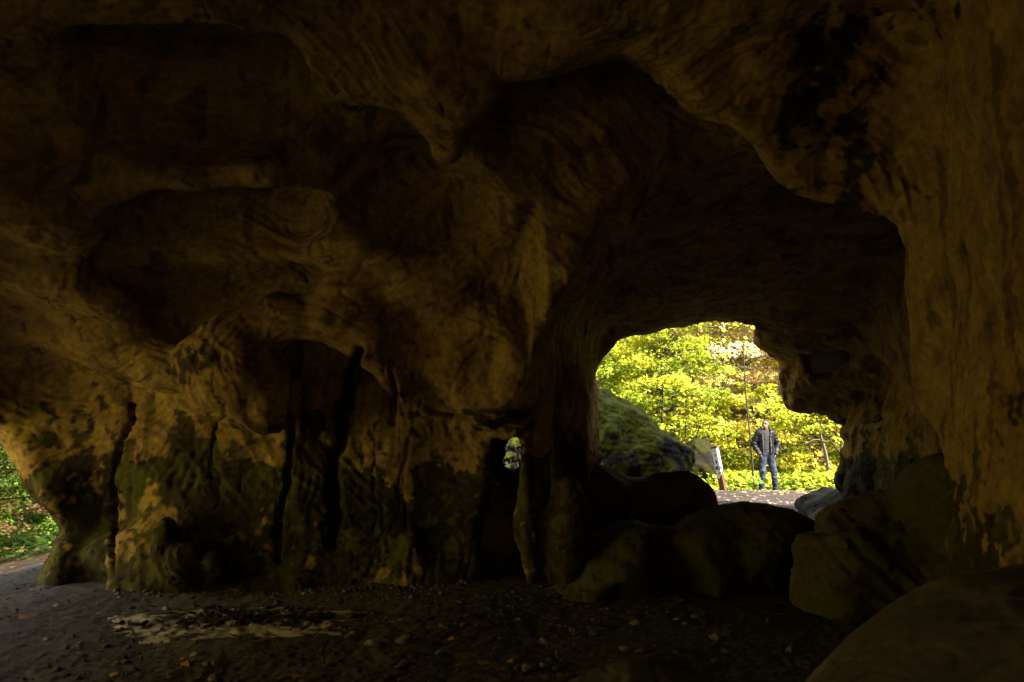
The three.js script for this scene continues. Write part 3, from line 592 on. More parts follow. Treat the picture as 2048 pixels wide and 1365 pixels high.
// slim bare-stemmed saplings and dead wood behind the man
function slim(label, list, r0, tips) {
  const b = list[0], t = thing('slender_sapling', label, 'tree', b, 0, 'slender stems behind the man');
  const loc = list.map((p) => [p[0] - b[0], p[1] - b[1], p[2] - b[2]]);
  const w = [tube(loc, [r0, r0 * 0.8, r0 * 0.45], 6)], lv = [], r = rng(list.length * 31 + tips);
  const cv = new THREE.CatmullRomCurve3(loc.map((p) => new THREE.Vector3(...p)));
  for (let i = 0; i < tips; i++) {
    const p = cv.getPoint(0.3 + 0.7 * (i + r()) / tips), a = r() * 6.28, L = 0.25 + r() * 0.45, q = [p.x + Math.cos(a) * L, p.y + 0.25 + r() * 0.2, p.z + Math.sin(a) * L];
    w.push(tube([[p.x, p.y, p.z], [(p.x + q[0]) / 2, p.y + 0.1, (p.z + q[2]) / 2], q], [r0 * 0.3, r0 * 0.2, 0.003], 4));
    for (let k = 0; k < 7; k++) { const c = YELLOW[Math.floor(r() * 4)]; lv.push({ p: [q[0] + (r() - 0.5) * 0.35, q[1] + (r() - 0.5) * 0.2, q[2] + (r() - 0.5) * 0.35], n: [(r() - 0.5), 0.8, r()], up: [r() - 0.5, -0.4, r() - 0.5], s: 0.11 + r() * 0.05, c }); }
  }
  mesh('trunk', mergeGeometries(w.map((g) => { const h = g.toNonIndexed(); h.deleteAttribute('uv'); return h; })), BARK, t);
  mesh('crown', leafGeometry(lv), LEAFMAT, t);
}
const sunk = (p) => [p[0], Math.min(p[1], groundH(p[0], p[2]) - 0.1), p[2]];
slim('slender dark sapling with a long bare stem just behind the man\'s shoulder', [sunk(at(1509, 985, 18.6)), at(1503, 900, 18.6), at(1493, 800, 18.6), at(1487, 700, 18.6), at(1486, 640, 18.6)], 0.026, 9);
slim('thin leaning stem rising from behind the smaller boulder', [sunk(at(1385, 985, 19.4)), at(1392, 880, 19.4), at(1418, 810, 19.4), at(1468, 730, 19.4)], 0.022, 8);
slim('thin leaning stem, the upright one of the pair by the smaller boulder', [sunk(at(1402, 985, 19.5)), at(1412, 880, 19.5), at(1440, 800, 19.5), at(1462, 745, 19.5)], 0.018, 6);
slim('thin upright stem above the moss-capped boulder', [sunk(at(1369, 985, 19.8)), at(1371, 860, 19.8), at(1373, 780, 19.8)], 0.018, 6);
slim('crooked dark stem among the bushes by the right edge of the window', [sunk(at(1700, 985, 18.9)), at(1688, 920, 18.9), at(1660, 880, 18.9), at(1632, 836, 18.9)], 0.034, 5);
slim('straight upright stem close to the right edge of the window', [sunk(at(1685, 985, 19.2)), at(1683, 900, 19.2), at(1681, 820, 19.2)], 0.028, 4);
for (const [lab, a, b, c, r] of [['grey dead trunk leaning among the bushes right of the man', [1662, 975, 19.3], [1652, 910, 19.2], [1640, 868, 19.0], 0.055], ['pale dead stick crossing behind the grey leaning trunk', [1612, 888, 19.5], [1632, 880, 19.4], [1655, 884, 19.3], 0.018], ['short dead stick standing askew beside the grey leaning trunk', [1614, 910, 19.6], [1622, 895, 19.5], [1630, 884, 19.4], 0.016]])
  tag(mesh('dead_trunk', tube([at(...a), at(...b), at(...c)], [r, r * 0.9, r * 0.7], 8), PALEBARK), lab, 'dead wood');

// undergrowth and fallen leaves that nobody could count
function copies(name, geo, mat, list, label, category) {
  const o = new THREE.InstancedMesh(geo, mat, list.length), m = new THREE.Matrix4(), q = new THREE.Quaternion(), c = new THREE.Color();
  list.forEach((l, i) => { q.setFromEuler(new THREE.Euler(...l.r)); m.compose(new THREE.Vector3(...l.p), q, new THREE.Vector3(l.s, l.s, l.s)); o.setMatrixAt(i, m); c.setRGB(...l.c); o.setColorAt(i, c); });
  o.name = numbered(name); o.castShadow = o.receiveShadow = true; scene.add(o); kind(o, 'stuff'); return tag(o, label, category);
}
const WHITE = [1, 1, 1];
{
  const r = rng(5), lv = [];
  for (let i = 0; i < 9; i++) { const a = i * 2.4, R = 0.05 + r() * 0.16; lv.push({ p: [Math.cos(a) * R, 0.06 + r() * 0.26, Math.sin(a) * R], n: [Math.cos(a) * 0.5 + (r() - 0.5) * 0.6, 0.8, Math.sin(a) * 0.5 + 0.4], up: [Math.cos(a), -0.3, Math.sin(a)], s: 0.085 + r() * 0.05, c: WHITE }); }
  const sprig = leafGeometry(lv), list = [];
  for (let i = 0; i < 5200; i++) {
    let x, d; if (i < 3600) { d = 17.7 + r() * r() * 9; x = d * (0.05 + r() * 0.52); } else if (i < 4300) { d = 11 + r() * 9; x = -d * (0.6 + r() * 0.28); if (i % 4) continue; } else { d = -(12 + r() * 12); x = -14 + r() * 18; }
    const c = i >= 3600 && i < 4300 ? GREEN[Math.floor(r() * 3)] : r() < 0.5 ? LIME[Math.floor(r() * 4)] : r() < 0.6 ? GREEN[Math.floor(r() * 4)] : YELLOW[Math.floor(r() * 4)];
    if (i < 3600 && d < 18.6 && Math.abs(x - 6.45) < 0.45) continue;
    list.push({ p: [x, groundH(x, -d) - 0.02, -d], r: [(r() - 0.5) * 0.4, r() * 6.28, (r() - 0.5) * 0.4], s: 0.8 + r() * 0.9, c });
  }
  copies('undergrowth', sprig, LEAFMAT, list, 'low leafy seedlings covering the woodland floor', 'undergrowth');
}
const LITTERLEAF = leafGeometry([{ p: [0, 0.012, 0], n: [0, 1, 0.001], up: [0, 0, 1], s: 1, c: WHITE }]);
{
  const r = rng(6), DRY = [[0.30, 0.21, 0.15], [0.24, 0.15, 0.07], [0.34, 0.26, 0.20], [0.27, 0.18, 0.025], [0.17, 0.085, 0.035]], out = [], inn = [];
  const put = (list, x, d, s, c) => list.push({ p: [x, groundH(x, -d) + 0.012, -d], r: [(r() - 0.5) * 0.7, r() * 6.28, (r() - 0.5) * 0.7], s, c: c.map((v) => v * (0.7 + r() * 0.5)) });
  for (let i = 0; i < 1900; i++) { const d = 10.5 + r() * 7.4, x = d * (0.02 + r() * 0.55) + (r() - 0.5); put(out, x, d, 0.05 + r() * 0.07, DRY[Math.floor(r() * 4)]); }
  for (let i = 0; i < 260; i++) { const d = 15.2 + r() * 2.2; put(out, 5.7 + r() * 2.2 + (17.4 - d) * 0.5, d, 0.06 + r() * 0.06, DRY[Math.floor(r() * 3)]); }
  for (let i = 0; i < 34000; i++) { const d = -9 + r() * 17, x = -9 - r() * 17; if (x > -d * 0.75 - 6) continue; put(out, x, d, 0.10 + r() * 0.10, CARPET[Math.floor(r() * 4)]); }  // dense bright leaves on the unseen left slope, serving as a light reflector
  for (let i = 0; i < 700; i++) { const d = 7.5 + r() * 10, x = -d * (0.62 + r() * 0.3); put(out, x, d, 0.07 + r() * 0.06, DRY[Math.floor(r() * 5)]); }
  for (let i = 0; i < 420; i++) { const d = 4.6 + r() * 4.2, x = (r() - 0.5) * 1.5 * d; if (x > 1.9 || d > 7.6 + x * 0.4) continue; put(inn, x, d, 0.02 + r() * 0.04, DRY[Math.floor(r() * 5)].map((v) => v * 1.5)); }
  for (let i = 0; i < 90; i++) { const d = 7.4 + r() * 1.4; put(inn, -0.55 + r() * 0.7, d, 0.03 + r() * 0.04, DRY[Math.floor(r() * 3)].map((v) => v * 1.5)); }
  copies('leaf_litter', LITTERLEAF, LEAFMAT, out, 'dry pale and yellow leaves strewn over the ground outside', 'leaf litter');
  copies('leaf_crumbs', LITTERLEAF, LEAFMAT, inn, 'small dry leaf scraps strewn over the cave floor', 'leaf litter');
}
// picture point on the ground
function footing(px, py) { let d = 6; for (let i = 0; i < 40; i++) { const p = at(px, py, d), q = at(px, py, d * 1.001), slope = (q[1] - p[1]) / (d * 0.001); d = clamp(d + (groundH(p[0], p[2]) - p[1]) / slope, 2, 40); } const p = at(px, py, d); return [p[0], groundH(p[0], p[2]), p[2]]; }

// ---------------------------------------------------------------- fire place
{
  const c = footing(475, 1248), pit = thing('fire_place', 'burnt-out campfire, ring of pale ash strewn with black charcoal on the cave floor', 'campfire', c), r = rng(21);
  const N = 130, M = 44, pos = [], idx = [], RX = 1.0, RZ = 0.52;
  const edge = (a) => 1 + noise(Math.cos(a) * 1.6, 3, Math.sin(a) * 1.6) * 0.35 + noise(Math.cos(a) * 6, 5, Math.sin(a) * 6) * 0.2 + noise(Math.cos(a) * 17, 5, Math.sin(a) * 17) * 0.1;
  for (let j = 0; j <= M; j++) for (let i = 0; i < N; i++) { const a = i / N * 6.2832, q = j / M * edge(a), x = Math.cos(a) * q * RX, z = Math.sin(a) * q * RZ; pos.push(x, groundH(c[0] + x, c[2] + z) - c[1] + 0.030 * (1 - (j / M) ** 2) - (j === M ? 0.06 : 0) + noise(x * 14, 1, z * 14) * 0.022 + noise(x * 40, 1, z * 40) * 0.014, z); }
  for (let j = 0; j < M; j++) for (let i = 0; i < N; i++) { const a = j * N + i, b = j * N + (i + 1) % N; idx.push(a, b, a + N, b, b + N, a + N); }
  mesh('ash', toGeometry({ pos, idx }, (x, y, z) => { const inBurn = Math.hypot((x - 0.05) / 0.75, (z + 0.12) / 0.26) < 1 ? 0.22 : 0, rim = Math.hypot(x / RX, z / RZ) > 0.85 ? 0.15 : 0, t = sstep(-0.10, 0.10, fbm(x * 6, 1, z * 6, 4) * 1.3 + noise(x * 30, 6, z * 30) * 0.12 + 0.26 - inBurn * 1.6 - rim), s = 1 + 0.5 * noise(x * 45, 2, z * 45) + 0.3 * noise(x * 16, 2, z * 16); return mixc([0.03, 0.026, 0.023], [0.46, 0.43, 0.33], t).map((v) => v * s); }), std({ vertexColors: true, roughness: 1, side: THREE.DoubleSide }), pit);
  const shapes = [0, 1, 2, 3].map((k) => { const g = new THREE.IcosahedronGeometry(1, 0); const P = g.attributes.position; for (let i = 0; i < P.count; i++) { const x = P.getX(i), y = P.getY(i), z = P.getZ(i), n = 1 + 0.9 * noise(x * 1.6 + k * 7, y * 1.6, z * 1.6); P.setXYZ(i, x * n * (1.1 + k * 0.35), y * n * 0.5, z * n * 0.7); } g.computeVertexNormals(); return g; });
  const coal = std({ color: new THREE.Color().setRGB(0.010, 0.0095, 0.0095), roughness: 0.9 });
  for (let i = 0; i < 280; i++) {
    let x = (r() + r() + r() - 1.5) * 0.75 + 0.02, z = (r() + r() - 1) * 0.36 - 0.08; if (i > 215) { x = (r() - 0.5) * 1.8; z = (r() - 0.5) * 0.9; }
    const s = 0.010 + r() * r() * 0.026, m = mesh('charcoal', shapes[i % 4], coal, pit); m.position.set(x, groundH(c[0] + x, c[2] + z) - c[1] + 0.040 + s * 0.1, z); m.rotation.set((r() - 0.5) * 0.9, r() * 6, (r() - 0.5) * 0.9); m.scale.set(s * (0.8 + r() * 0.7), s * (0.5 + r() * 0.6), s * (0.7 + r() * 0.5));
  }
}
// ---------------------------------------------------------------- loose stones and single leaves on the cave floor
{
  const r = rng(44), shapes = [0, 1, 2, 3, 4].map((k) => { const g = new THREE.IcosahedronGeometry(1, 2); const P = g.attributes.position; for (let i = 0; i < P.count; i++) { const x = P.getX(i), y = P.getY(i), z = P.getZ(i), n = 1 + 0.55 * noise(x * 1.1 + k * 7, y * 1.1, z * 1.1) + 0.12 * noise(x * 4, y * 4 + k, z * 4); P.setXYZ(i, x * n * 1.15, y * n * 0.62, z * n * 0.9); } g.computeVertexNormals(); return g; });
  const mats = [[0.16, 0.145, 0.125], [0.22, 0.20, 0.165], [0.12, 0.105, 0.09]].map((c) => std({ color: new THREE.Color().setRGB(...c), roughness: 0.95 }));
  const spots = [[1188, 1270, 11], [1250, 1302, 12], [1281, 1305, 10], [1190, 1272, 9], [1430, 1278, 14], [1590, 1305, 18], [742, 1290, 14], [808, 1284, 16], [1088, 1285, 10], [1150, 1270, 9], [885, 1255, 9], [1112, 1340, 9], [1058, 1340, 16], [1540, 1245, 12], [1270, 1250, 12], [563, 1156, 7], [590, 1162, 6], [430, 1330, 12], [240, 1262, 9], [130, 1300, 10]];
  for (const [px, py, s] of spots) { const p = footing(px, py), q = mesh('stone', shapes[Math.floor(r() * 5)], mats[Math.floor(r() * 2)]); q.scale.setScalar(s * mpp(-p[2]) * 0.8); q.position.set(p[0], p[1] + q.scale.x * 0.25, p[2]); q.rotation.y = r() * 6; tag(q, 'fist-sized loose stone lying on the bare cave floor', 'stone', 'loose stones on the cave floor'); }
  for (let i = 0; i < 70; i++) { const px = r() * 1560 + 60, py = 1175 + r() * 185, p = footing(px, py); if (p[0] > 1.5) continue; const q = mesh('pebble', shapes[Math.floor(r() * 5)], mats[Math.floor(r() * 3)]); q.scale.setScalar(0.012 + r() * 0.022); q.position.set(p[0], p[1] + q.scale.x * 0.2, p[2]); q.rotation.y = r() * 6; tag(q, 'small pebble half sunk in the cave floor', 'pebble', 'pebbles on the cave floor'); }
  const grit = [];
  for (let i = 0; i < 2600; i++) { const d = 4.3 + r() * 3.6, x = (r() - 0.5) * 1.5 * d; if (x > 1.8) continue; grit.push({ p: [x, groundH(x, -d) + 0.004, -d], r: [r() * 6, r() * 6, r() * 6], s: 0.004 + r() * r() * 0.012, c: [0.07 + r() * 0.11, 0.062 + r() * 0.10, 0.055 + r() * 0.08] }); }
  for (let i = 0; i < 420; i++) { const x = -3.6 + r() * 3.2, d = 7.15 + 0.08 * x - r() * r() * 0.9; grit.push({ p: [x, groundH(x, -d) + 0.006, -d], r: [r() * 6, r() * 6, r() * 6], s: 0.005 + r() * r() * r() * 0.034, c: [0.08 + r() * 0.12, 0.07 + r() * 0.10, 0.06 + r() * 0.08] }); }
  copies('grit', shapes[0], std({ color: 0xffffff, roughness: 0.95 }), grit, 'fine grit and rubble on the cave floor, thickest along the wall', 'grit');
  const GOLD = [0.62, 0.37, 0.02], TAN = [0.34, 0.16, 0.05];
  const mk = (c) => new THREE.MeshPhysicalMaterial({ color: new THREE.Color().setRGB(...c), roughness: 0.8, transmission: 0.3, thickness: 0, side: THREE.DoubleSide });
  const gold = mk(GOLD), tan = mk(TAN);
  for (const [px, py, s, g] of [[368, 1335, 17, 1], [226, 1353, 15, 1], [44, 1238, 18, 0], [110, 1214, 10, 0], [365, 1282, 12, 0], [960, 1330, 18, 1], [900, 1282, 14, 1], [590, 1356, 16, 0], [160, 1310, 14, 0], [225, 1266, 12, 0], [500, 1262, 10, 0], [657, 1264, 10, 1], [1020, 1326, 14, 1], [1080, 1256, 10, 0], [1100, 1252, 9, 0], [1090, 1360, 16, 1], [1125, 1292, 8, 1], [335, 1358, 12, 0], [980, 1280, 12, 0], [610, 1287, 10, 0], [845, 1345, 12, 0], [280, 1152, 7, 1], [908, 1102, 7, 1], [1432, 1287, 10, 0], [470, 1192, 8, 0], [605, 1190, 9, 1], [650, 1190, 6, 1], [245, 1230, 8, 0]]) {
    const p = footing(px, py), q = mesh('fallen_leaf', LITTERLEAF, g ? gold : tan); q.scale.setScalar(s * mpp(-p[2]) * 1.2); q.position.set(p[0], p[1] + 0.016, p[2]); q.rotation.set((r() - 0.2) * 0.8, r() * 6.28, (r() - 0.5) * 0.8);
    tag(q, g ? 'single golden leaf lying on the cave floor' : 'single brown curled leaf lying on the cave floor', 'leaf', 'single leaves on the cave floor');
  }
  const st = tag(mesh('stick', tube([footing(850, 1128), footing(900, 1130).map((v, i) => v + (i === 1 ? 0.03 : 0)), footing(950, 1126)], [0.035, 0.03, 0.02], 7), BARK), 'short dark stick lying at the mouth of the low passage', 'stick');
  st.position.y = 0.02;
}
// ---------------------------------------------------------------- trail post
{
  const b = onGround(1446, 17.0), post = thing('trail_post', 'leaning wooden trail post, upper half painted white with blue and black marks', 'post', [b[0], b[1] - 0.1, b[2]], -0.7), S = 0.122, L = 1.13;
  const H = S / 2;
  post.rotation.order = 'ZYX'; post.rotation.z = 0.17;
  const bev = (w, h, dp) => { const s = new THREE.Shape([new THREE.Vector2(-w / 2, -dp / 2), new THREE.Vector2(w / 2, -dp / 2), new THREE.Vector2(w / 2, dp / 2), new THREE.Vector2(-w / 2, dp / 2)]); const g = new THREE.ExtrudeGeometry(s, { depth: h, bevelEnabled: true, bevelSize: 0.008, bevelThickness: 0.008, bevelSegments: 2 }); g.rotateX(-Math.PI / 2); return g; };
  const wood = std({ color: new THREE.Color().setRGB(0.075, 0.028, 0.010), roughness: 0.85 }), white = std({ color: new THREE.Color().setRGB(0.42, 0.41, 0.41), roughness: 0.7 }), dark = std({ color: new THREE.Color().setRGB(0.03, 0.025, 0.025), roughness: 0.6 });
  const blue = std({ color: new THREE.Color().setRGB(0.006, 0.02, 0.16), roughness: 0.5 }), lemon = std({ color: new THREE.Color().setRGB(0.24, 0.26, 0.016), roughness: 0.5 }), moss = std({ color: new THREE.Color().setRGB(0.14, 0.17, 0.04), roughness: 0.6 });
  mesh('shaft', bev(S - 0.016, L, S - 0.016), wood, post);
  const cap = mesh('cap', bev(S + 0.01, 0.03, S + 0.01), dark, post); cap.position.y = L + 0.012; cap.rotation.z = 0.12;
  const flat = (pts, m, face, y, name, u = 0, t = 0.006) => {
    const g = new THREE.ExtrudeGeometry(new THREE.Shape(pts.map((p) => new THREE.Vector2(...p))), { depth: t, bevelEnabled: false }), o = mesh(name, g, m, post);
    if (face === 'a') { o.position.set(u, y, H); } else { o.rotation.y = Math.PI / 2; o.position.set(H, y, -u); }
  };
  const ring = (r) => [...Array(18).keys()].map((i) => [Math.cos(i / 18 * 6.2832) * r, Math.sin(i / 18 * 6.2832) * r]);
  flat([[-H, 0.42], [-H * 0.2, 0.40], [H * 0.4, 0.46], [H, 0.50], [H, L - 0.01], [-H, L - 0.01]], white, 'a', 0, 'white_paint', 0, 0.004);
  flat([[-H, 0.50], [-H * 0.3, 0.55], [H * 0.5, 0.60], [H, 0.62], [H, L - 0.01], [-H, L - 0.01]], white, 'b', 0, 'white_paint', 0, 0.004);
  flat([[-H, 0], [0, 0.02], [H, 0], [H, 0.012], [0, 0.034], [-H, 0.012]], dark, 'a', L - 0.08, 'band'); flat([[-H, 0], [0, 0.02], [H, 0], [H, 0.012], [0, 0.034], [-H, 0.012]], dark, 'b', L - 0.08, 'band');
  flat(ring(0.028), moss, 'a', L - 0.17, 'round_mark'); flat(ring(0.028), moss, 'b', L - 0.17, 'round_mark');
  flat([[-0.03, -0.06], [0.03, -0.02], [-0.02, 0.07]], blue, 'a', L - 0.32, 'triangle_mark');
  flat(ring(0.046), dark, 'b', L - 0.285, 'round_mark'); flat(ring(0.022), lemon, 'b', L - 0.285, 'round_mark', 0, 0.009);
  flat([[-0.025, 0], [0.025, 0], [0, 0.04]], dark, 'b', L - 0.40, 'triangle_mark');
  flat([[-H * 0.9, 0], [H * 0.95, 0], [H * 0.95, 0.078], [-H * 0.9, 0.078]], blue, 'a', L - 0.51, 'blue_plate'); flat([[-H * 0.95, 0], [H * 0.5, 0], [H * 0.5, 0.078], [-H * 0.95, 0.078]], blue, 'b', L - 0.51, 'blue_plate');
  flat(ring(0.026), lemon, 'a', L - 0.47, 'round_mark', 0.03, 0.009);
  flat([[-0.028, 0], [0.028, 0], [0, 0.045]], dark, 'a', L - 0.61, 'triangle_mark', 0.02);
}
// ---------------------------------------------------------------- metal plate in the recess of the block
{
  const p = at(1656, 719, 10.58), g = thing('metal_plate', 'dark grey metal plate fixed in a recess of the rock right of the window', 'plaque', p);
  g.rotation.set(-0.05, -0.62, 0.10, 'YXZ');
  const m = std({ color: new THREE.Color().setRGB(0.24, 0.245, 0.26), metalness: 0.2, roughness: 0.5 });
  mesh('plate', new THREE.BoxGeometry(0.48, 0.37, 0.018), m, g);
  for (const [x, y] of [[-0.21, -0.155], [0.21, -0.155], [-0.21, 0.155], [0.21, 0.155]]) { const b = mesh('bolt', new THREE.CylinderGeometry(0.012, 0.014, 0.012, 10), m, g); b.rotation.x = Math.PI / 2; b.position.set(x, y, 0.014); }
}
// ---------------------------------------------------------------- the man
{
  const b = onGround(1533, 17.75), man = thing('person', 'person in a black leather jacket and blue jeans, hands in pockets, looking aside', 'person', b, 0.06);
  const U = (k, ...q) => (x, y, z) => { let v = 9; for (const f of q) v = smin(v, f(x, y, z), k); return v; };
  const C = capsule, El = ellipsoid;
  const build = (name, f, lo, hi, cell, mat, ripple) => { const m = surfaceNets(f, lo, hi, cell, 2.2); settle(m, f, ripple); return mesh(name, toGeometry(m), mat, man); };
  const col = (r, g, bb, rough, extra) => std({ color: new THREE.Color().setRGB(r, g, bb), roughness: rough, ...extra });
  // limbs
  const hip = [[-0.095, 0.93, 0], [0.095, 0.93, 0]], knee = [[-0.135, 0.51, 0.05], [0.15, 0.51, 0.05]], ank = [[-0.165, 0.10, 0.0], [0.19, 0.10, 0.02]];
  const sho = [[-0.19, 1.455, -0.01], [0.19, 1.445, -0.01]], elb = [[-0.30, 1.18, -0.06], [0.31, 1.17, -0.06]], wri = [[-0.205, 0.945, 0.06], [0.215, 0.94, 0.065]];
  const hd = [-0.005, 1.68, 0.03], turn = [0.0, -0.75, 0.0];     // head turned to his right
  const ca = Math.cos(turn[1]), sa = Math.sin(turn[1]), loc = (p) => [hd[0] + p[0] * ca + p[2] * sa, hd[1] + p[1], hd[2] - p[0] * sa + p[2] * ca];
  const head = U(0.03, El(loc([0, 0.03, -0.012]), [0.076, 0.092, 0.096], turn), El(loc([0, -0.05, 0.022]), [0.056, 0.072, 0.066], turn), El(loc([0, -0.098, 0.045]), [0.026, 0.022, 0.026], turn));
  const face = (x, y, z) => {
    let v = head(x, y, z);
    v = smin(v, C(loc([0, 0.012, 0.083]), loc([0, -0.028, 0.106]), 0.009, 0.014)(x, y, z), 0.014);
    for (const s of [-1, 1]) { v = smax(v, -El(loc([s * 0.031, 0.012, 0.094]), [0.017, 0.011, 0.016], turn)(x, y, z), 0.012); v = smin(v, C(loc([s * 0.012, 0.03, 0.082]), loc([s * 0.05, 0.03, 0.066]), 0.008)(x, y, z), 0.015); v = smin(v, El(loc([s * 0.078, -0.004, -0.008]), [0.010, 0.030, 0.019], turn)(x, y, z), 0.008); }
    v = smin(v, C(loc([-0.02, -0.062, 0.079]), loc([0.02, -0.062, 0.079]), 0.009)(x, y, z), 0.01);
    return smin(v, C([0, 1.48, -0.02], [0, 1.63, 0.005], 0.062, 0.054)(x, y, z), 0.03);
  };
  const skin = col(0.17, 0.095, 0.062, 0.6);
  const trunk = U(0.08, El([0, 1.30, 0], [0.155, 0.26, 0.10]), El([0, 1.02, 0], [0.145, 0.15, 0.10]), C(hip[0], knee[0], 0.07, 0.05), C(knee[0], ank[0], 0.048, 0.035), C(hip[1], knee[1], 0.07, 0.05), C(knee[1], ank[1], 0.048, 0.035), C(sho[0], elb[0], 0.045, 0.036), C(elb[0], wri[0], 0.036, 0.027), C(sho[1], elb[1], 0.045, 0.036), C(elb[1], wri[1], 0.036, 0.027));
  const hands = [];
  [0, 1].forEach((i) => { const s = i ? 1 : -1, w = wri[i]; hands.push(El([w[0] - s * 0.035, w[1] - 0.05, w[2] + 0.005], [0.018, 0.045, 0.036])); for (let k = 0; k < 4; k++) hands.push(C([w[0] - s * 0.045, w[1] - 0.085, w[2] + 0.03 - k * 0.02], [w[0] - s * 0.075, w[1] - 0.155 + Math.abs(k - 1.3) * 0.012, w[2] + 0.035 - k * 0.02], 0.009, 0.007)); hands.push(C([w[0] - s * 0.02, w[1] - 0.035, w[2] + 0.03], [w[0] - s * 0.06, w[1] - 0.07, w[2] + 0.05], 0.011, 0.009)); });
  const bodyF = (x, y, z) => { let v = smin(trunk(x, y, z), C([0, 1.40, -0.01], [0, 1.56, 0], 0.07, 0.055)(x, y, z), 0.05); for (const h of hands) v = smin(v, h(x, y, z), 0.008); return v; };
  const bm = surfaceNets(bodyF, [-0.42, 0.02, -0.2], [0.42, 1.57, 0.22], 0.013, 2.2), hm = surfaceNets(face, [-0.14, 1.47, -0.14], [0.14, 1.82, 0.18], 0.005, 2.2);
  mesh('body', mergeGeometries([toGeometry(bm), toGeometry(hm)]), skin, man);
  // hair, short and grey-brown, with stubble left to the skin
  build('hair', (x, y, z) => { const h = head(x, y, z) - 0.008 + noise(x * 90, y * 90, z * 90) * 0.003, X = (x - hd[0]) * ca - (z - hd[2]) * sa, Z = (x - hd[0]) * sa + (z - hd[2]) * ca; return smax(h, 0.075 + Math.max(0, Z - 0.02) * 0.35 - (y - hd[1]) - Math.max(0, 0.03 - Z) * 1.5 + Math.abs(X) * 0.0, 0.01); }, [-0.14, 1.6, -0.12], [0.14, 1.83, 0.18], 0.006, col(0.016, 0.014, 0.013, 1));
  for (const s of [-1, 1]) { const e = mesh('eye', new THREE.SphereGeometry(0.011, 10, 8), col(0.05, 0.035, 0.03, 0.3), man); e.position.set(...loc([s * 0.031, 0.011, 0.078])); mesh('eyebrow', tube([loc([s * 0.012, 0.036, 0.092]), loc([s * 0.03, 0.041, 0.089]), loc([s * 0.05, 0.036, 0.074])], [0.004, 0.005, 0.003], 5), col(0.05, 0.04, 0.035, 0.9), man); }
  // jeans with folds
  const jeans = U(0.05, El([0, 0.96, -0.005], [0.165, 0.11, 0.118]), C(hip[0], knee[0], 0.098, 0.074), C(knee[0], [ank[0][0], 0.055, ank[0][2]], 0.074, 0.072), C(hip[1], knee[1], 0.098, 0.074), C(knee[1], [ank[1][0], 0.055, ank[1][2]], 0.074, 0.072));
  const denim = std({ vertexColors: true, roughness: 0.9 });
  { const f = (x, y, z) => smax(smax(jeans(x, y, z), y - 1.03, 0.01), 0.05 - y, 0.02), m = surfaceNets(f, [-0.34, -0.02, -0.2], [0.34, 1.1, 0.22], 0.011, 2.2);
    settle(m, f, (x, y, z) => Math.sin(y * 75 + noise(x * 9, y * 6, z * 9) * 7) * 0.005 * sstep(0.75, 0.3, y) + noise(x * 22, y * 13, z * 22) * 0.008);
    mesh('jeans', toGeometry(m, (x, y, z) => { const t = sstep(0.0, 0.35, fbm(x * 13, y * 7, z * 13, 3) + (z > 0.04 && y > 0.35 && y < 0.85 ? 0.16 : -0.05)); return mixc([0.004, 0.008, 0.024], [0.034, 0.048, 0.078], t); }), denim, man); }
  // shoes
  [0, 1].forEach((i) => { const a = ank[i]; build('shoe', U(0.03, El([a[0], 0.06, a[2] - 0.02], [0.045, 0.06, 0.06]), El([a[0] * 1.1, 0.04, a[2] + 0.09], [0.05, 0.042, 0.13])), [a[0] - 0.14, -0.03, a[2] - 0.14], [a[0] + 0.14, 0.16, a[2] + 0.28], 0.011, col(0.03, 0.025, 0.02, 0.6)); });
  // shirt
  const torso = U(0.06, El([0, 1.33, -0.005], [0.178, 0.27, 0.118]), El([0, 1.08, 0], [0.16, 0.20, 0.118]), C([-0.15, 1.46, -0.01], [0.15, 1.455, -0.01], 0.06));
  build('shirt', (x, y, z) => smax(smax(smin(torso(x, y, z), C([0, 1.46, -0.012], [0, 1.555, -0.004], 0.078, 0.070)(x, y, z), 0.03), 0.985 - y, 0.01), y - 1.56, 0.01), [-0.3, 0.9, -0.2], [0.3, 1.65, 0.2], 0.012, col(0.016, 0.016, 0.017, 0.85), (x, y, z) => Math.sin((y * 0.8 + Math.abs(x + 0.06) * 1.3) * 95 + noise(x * 8, y * 8, z * 8) * 5) * 0.005);
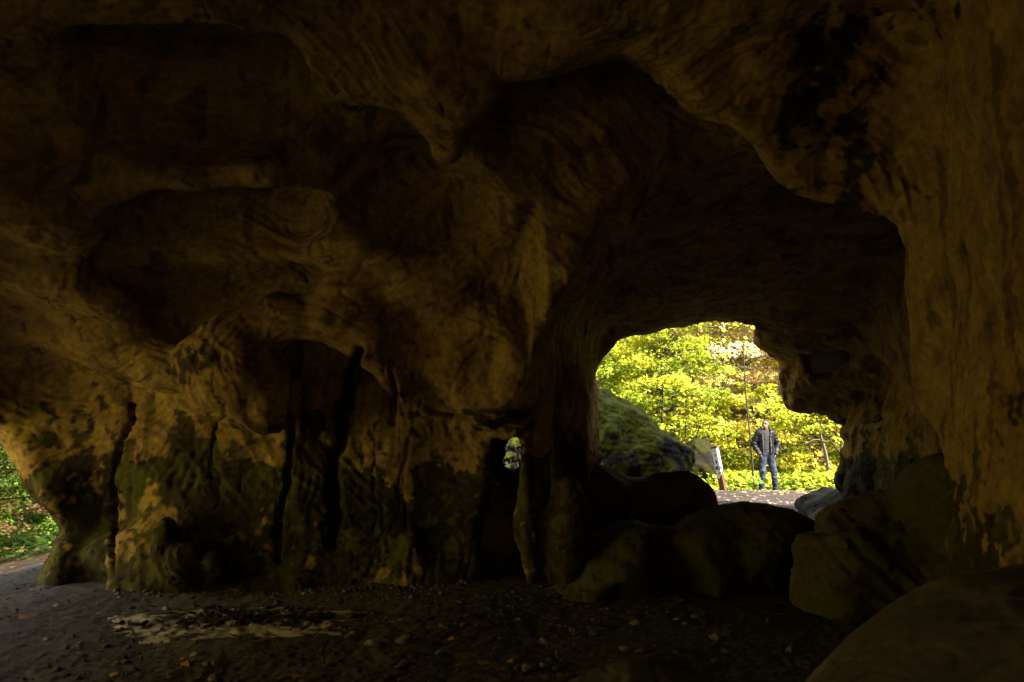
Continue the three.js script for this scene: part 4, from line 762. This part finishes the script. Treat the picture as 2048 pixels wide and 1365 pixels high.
  build('belt', (x, y, z) => smax(El([0, 1.0, -0.003], [0.166, 0.2, 0.123])(x, y, z), Math.abs(y - 1.0) - 0.02, 0.005), [-0.25, 0.94, -0.2], [0.25, 1.06, 0.2], 0.011, col(0.012, 0.012, 0.012, 0.5));
  // jacket: shell open in front, sleeves, raised collar and hood roll
  const sleeves = U(0.05, C(sho[0], elb[0], 0.082, 0.07), C(elb[0], [wri[0][0], wri[0][1] - 0.01, wri[0][2]], 0.07, 0.055), C(sho[1], elb[1], 0.082, 0.07), C(elb[1], [wri[1][0], wri[1][1] - 0.01, wri[1][2]], 0.07, 0.055));
  const shell = (x, y, z) => smin(torso(x, y, z) - 0.028 - 0.012 * sstep(1.3, 0.95, y), sleeves(x, y, z), 0.035);
  const jk = (x, y, z) => {
    let v = smax(shell(x, y, z), 0.925 + 0.02 * x - y, 0.012);
    const open = Math.max(Math.abs(x + 0.025 + (1.3 - y) * 0.03) - 0.075 - 0.02 * sstep(1.35, 1.5, y), 0.0 - z);
    v = smax(v, -open, 0.012);
    v = smax(v, -(C([0, 1.40, 0.0], [0, 1.75, 0.0], 0.07, 0.088)(x, y, z)), 0.01);
    const cy = y - 1.515, cr = Math.hypot(x * 0.92, z + 0.012), coll = Math.max(Math.hypot(cr - 0.102, cy * 0.62) - 0.034, -open);
    return smin(v, coll, 0.02);
  };
  const leather = new THREE.MeshPhysicalMaterial({ color: new THREE.Color().setRGB(0.005, 0.005, 0.007), specularIntensity: 0.5, roughness: 0.5 });
  build('jacket', jk, [-0.46, 0.84, -0.24], [0.46, 1.66, 0.26], 0.011, leather, (x, y, z) => noise(x * 17, y * 22, z * 17) * 0.012 + Math.sin(y * 90 + noise(x * 9, y * 6, z * 9) * 6) * 0.004 * sstep(0.2, 0.27, Math.abs(x)));
  for (const s of [-1, 1]) mesh('zip', tube([[s * 0.1 - 0.03, 1.43, 0.115], [s * 0.1 - 0.035, 1.2, 0.155], [s * 0.1 - 0.04, 0.98, 0.158]], [0.005, 0.005, 0.005], 5), col(0.25, 0.25, 0.26, 0.4, { metalness: 0.8 }), man);
}
console.log('done', Date.now() - T0);
renderer.render(scene, camera);
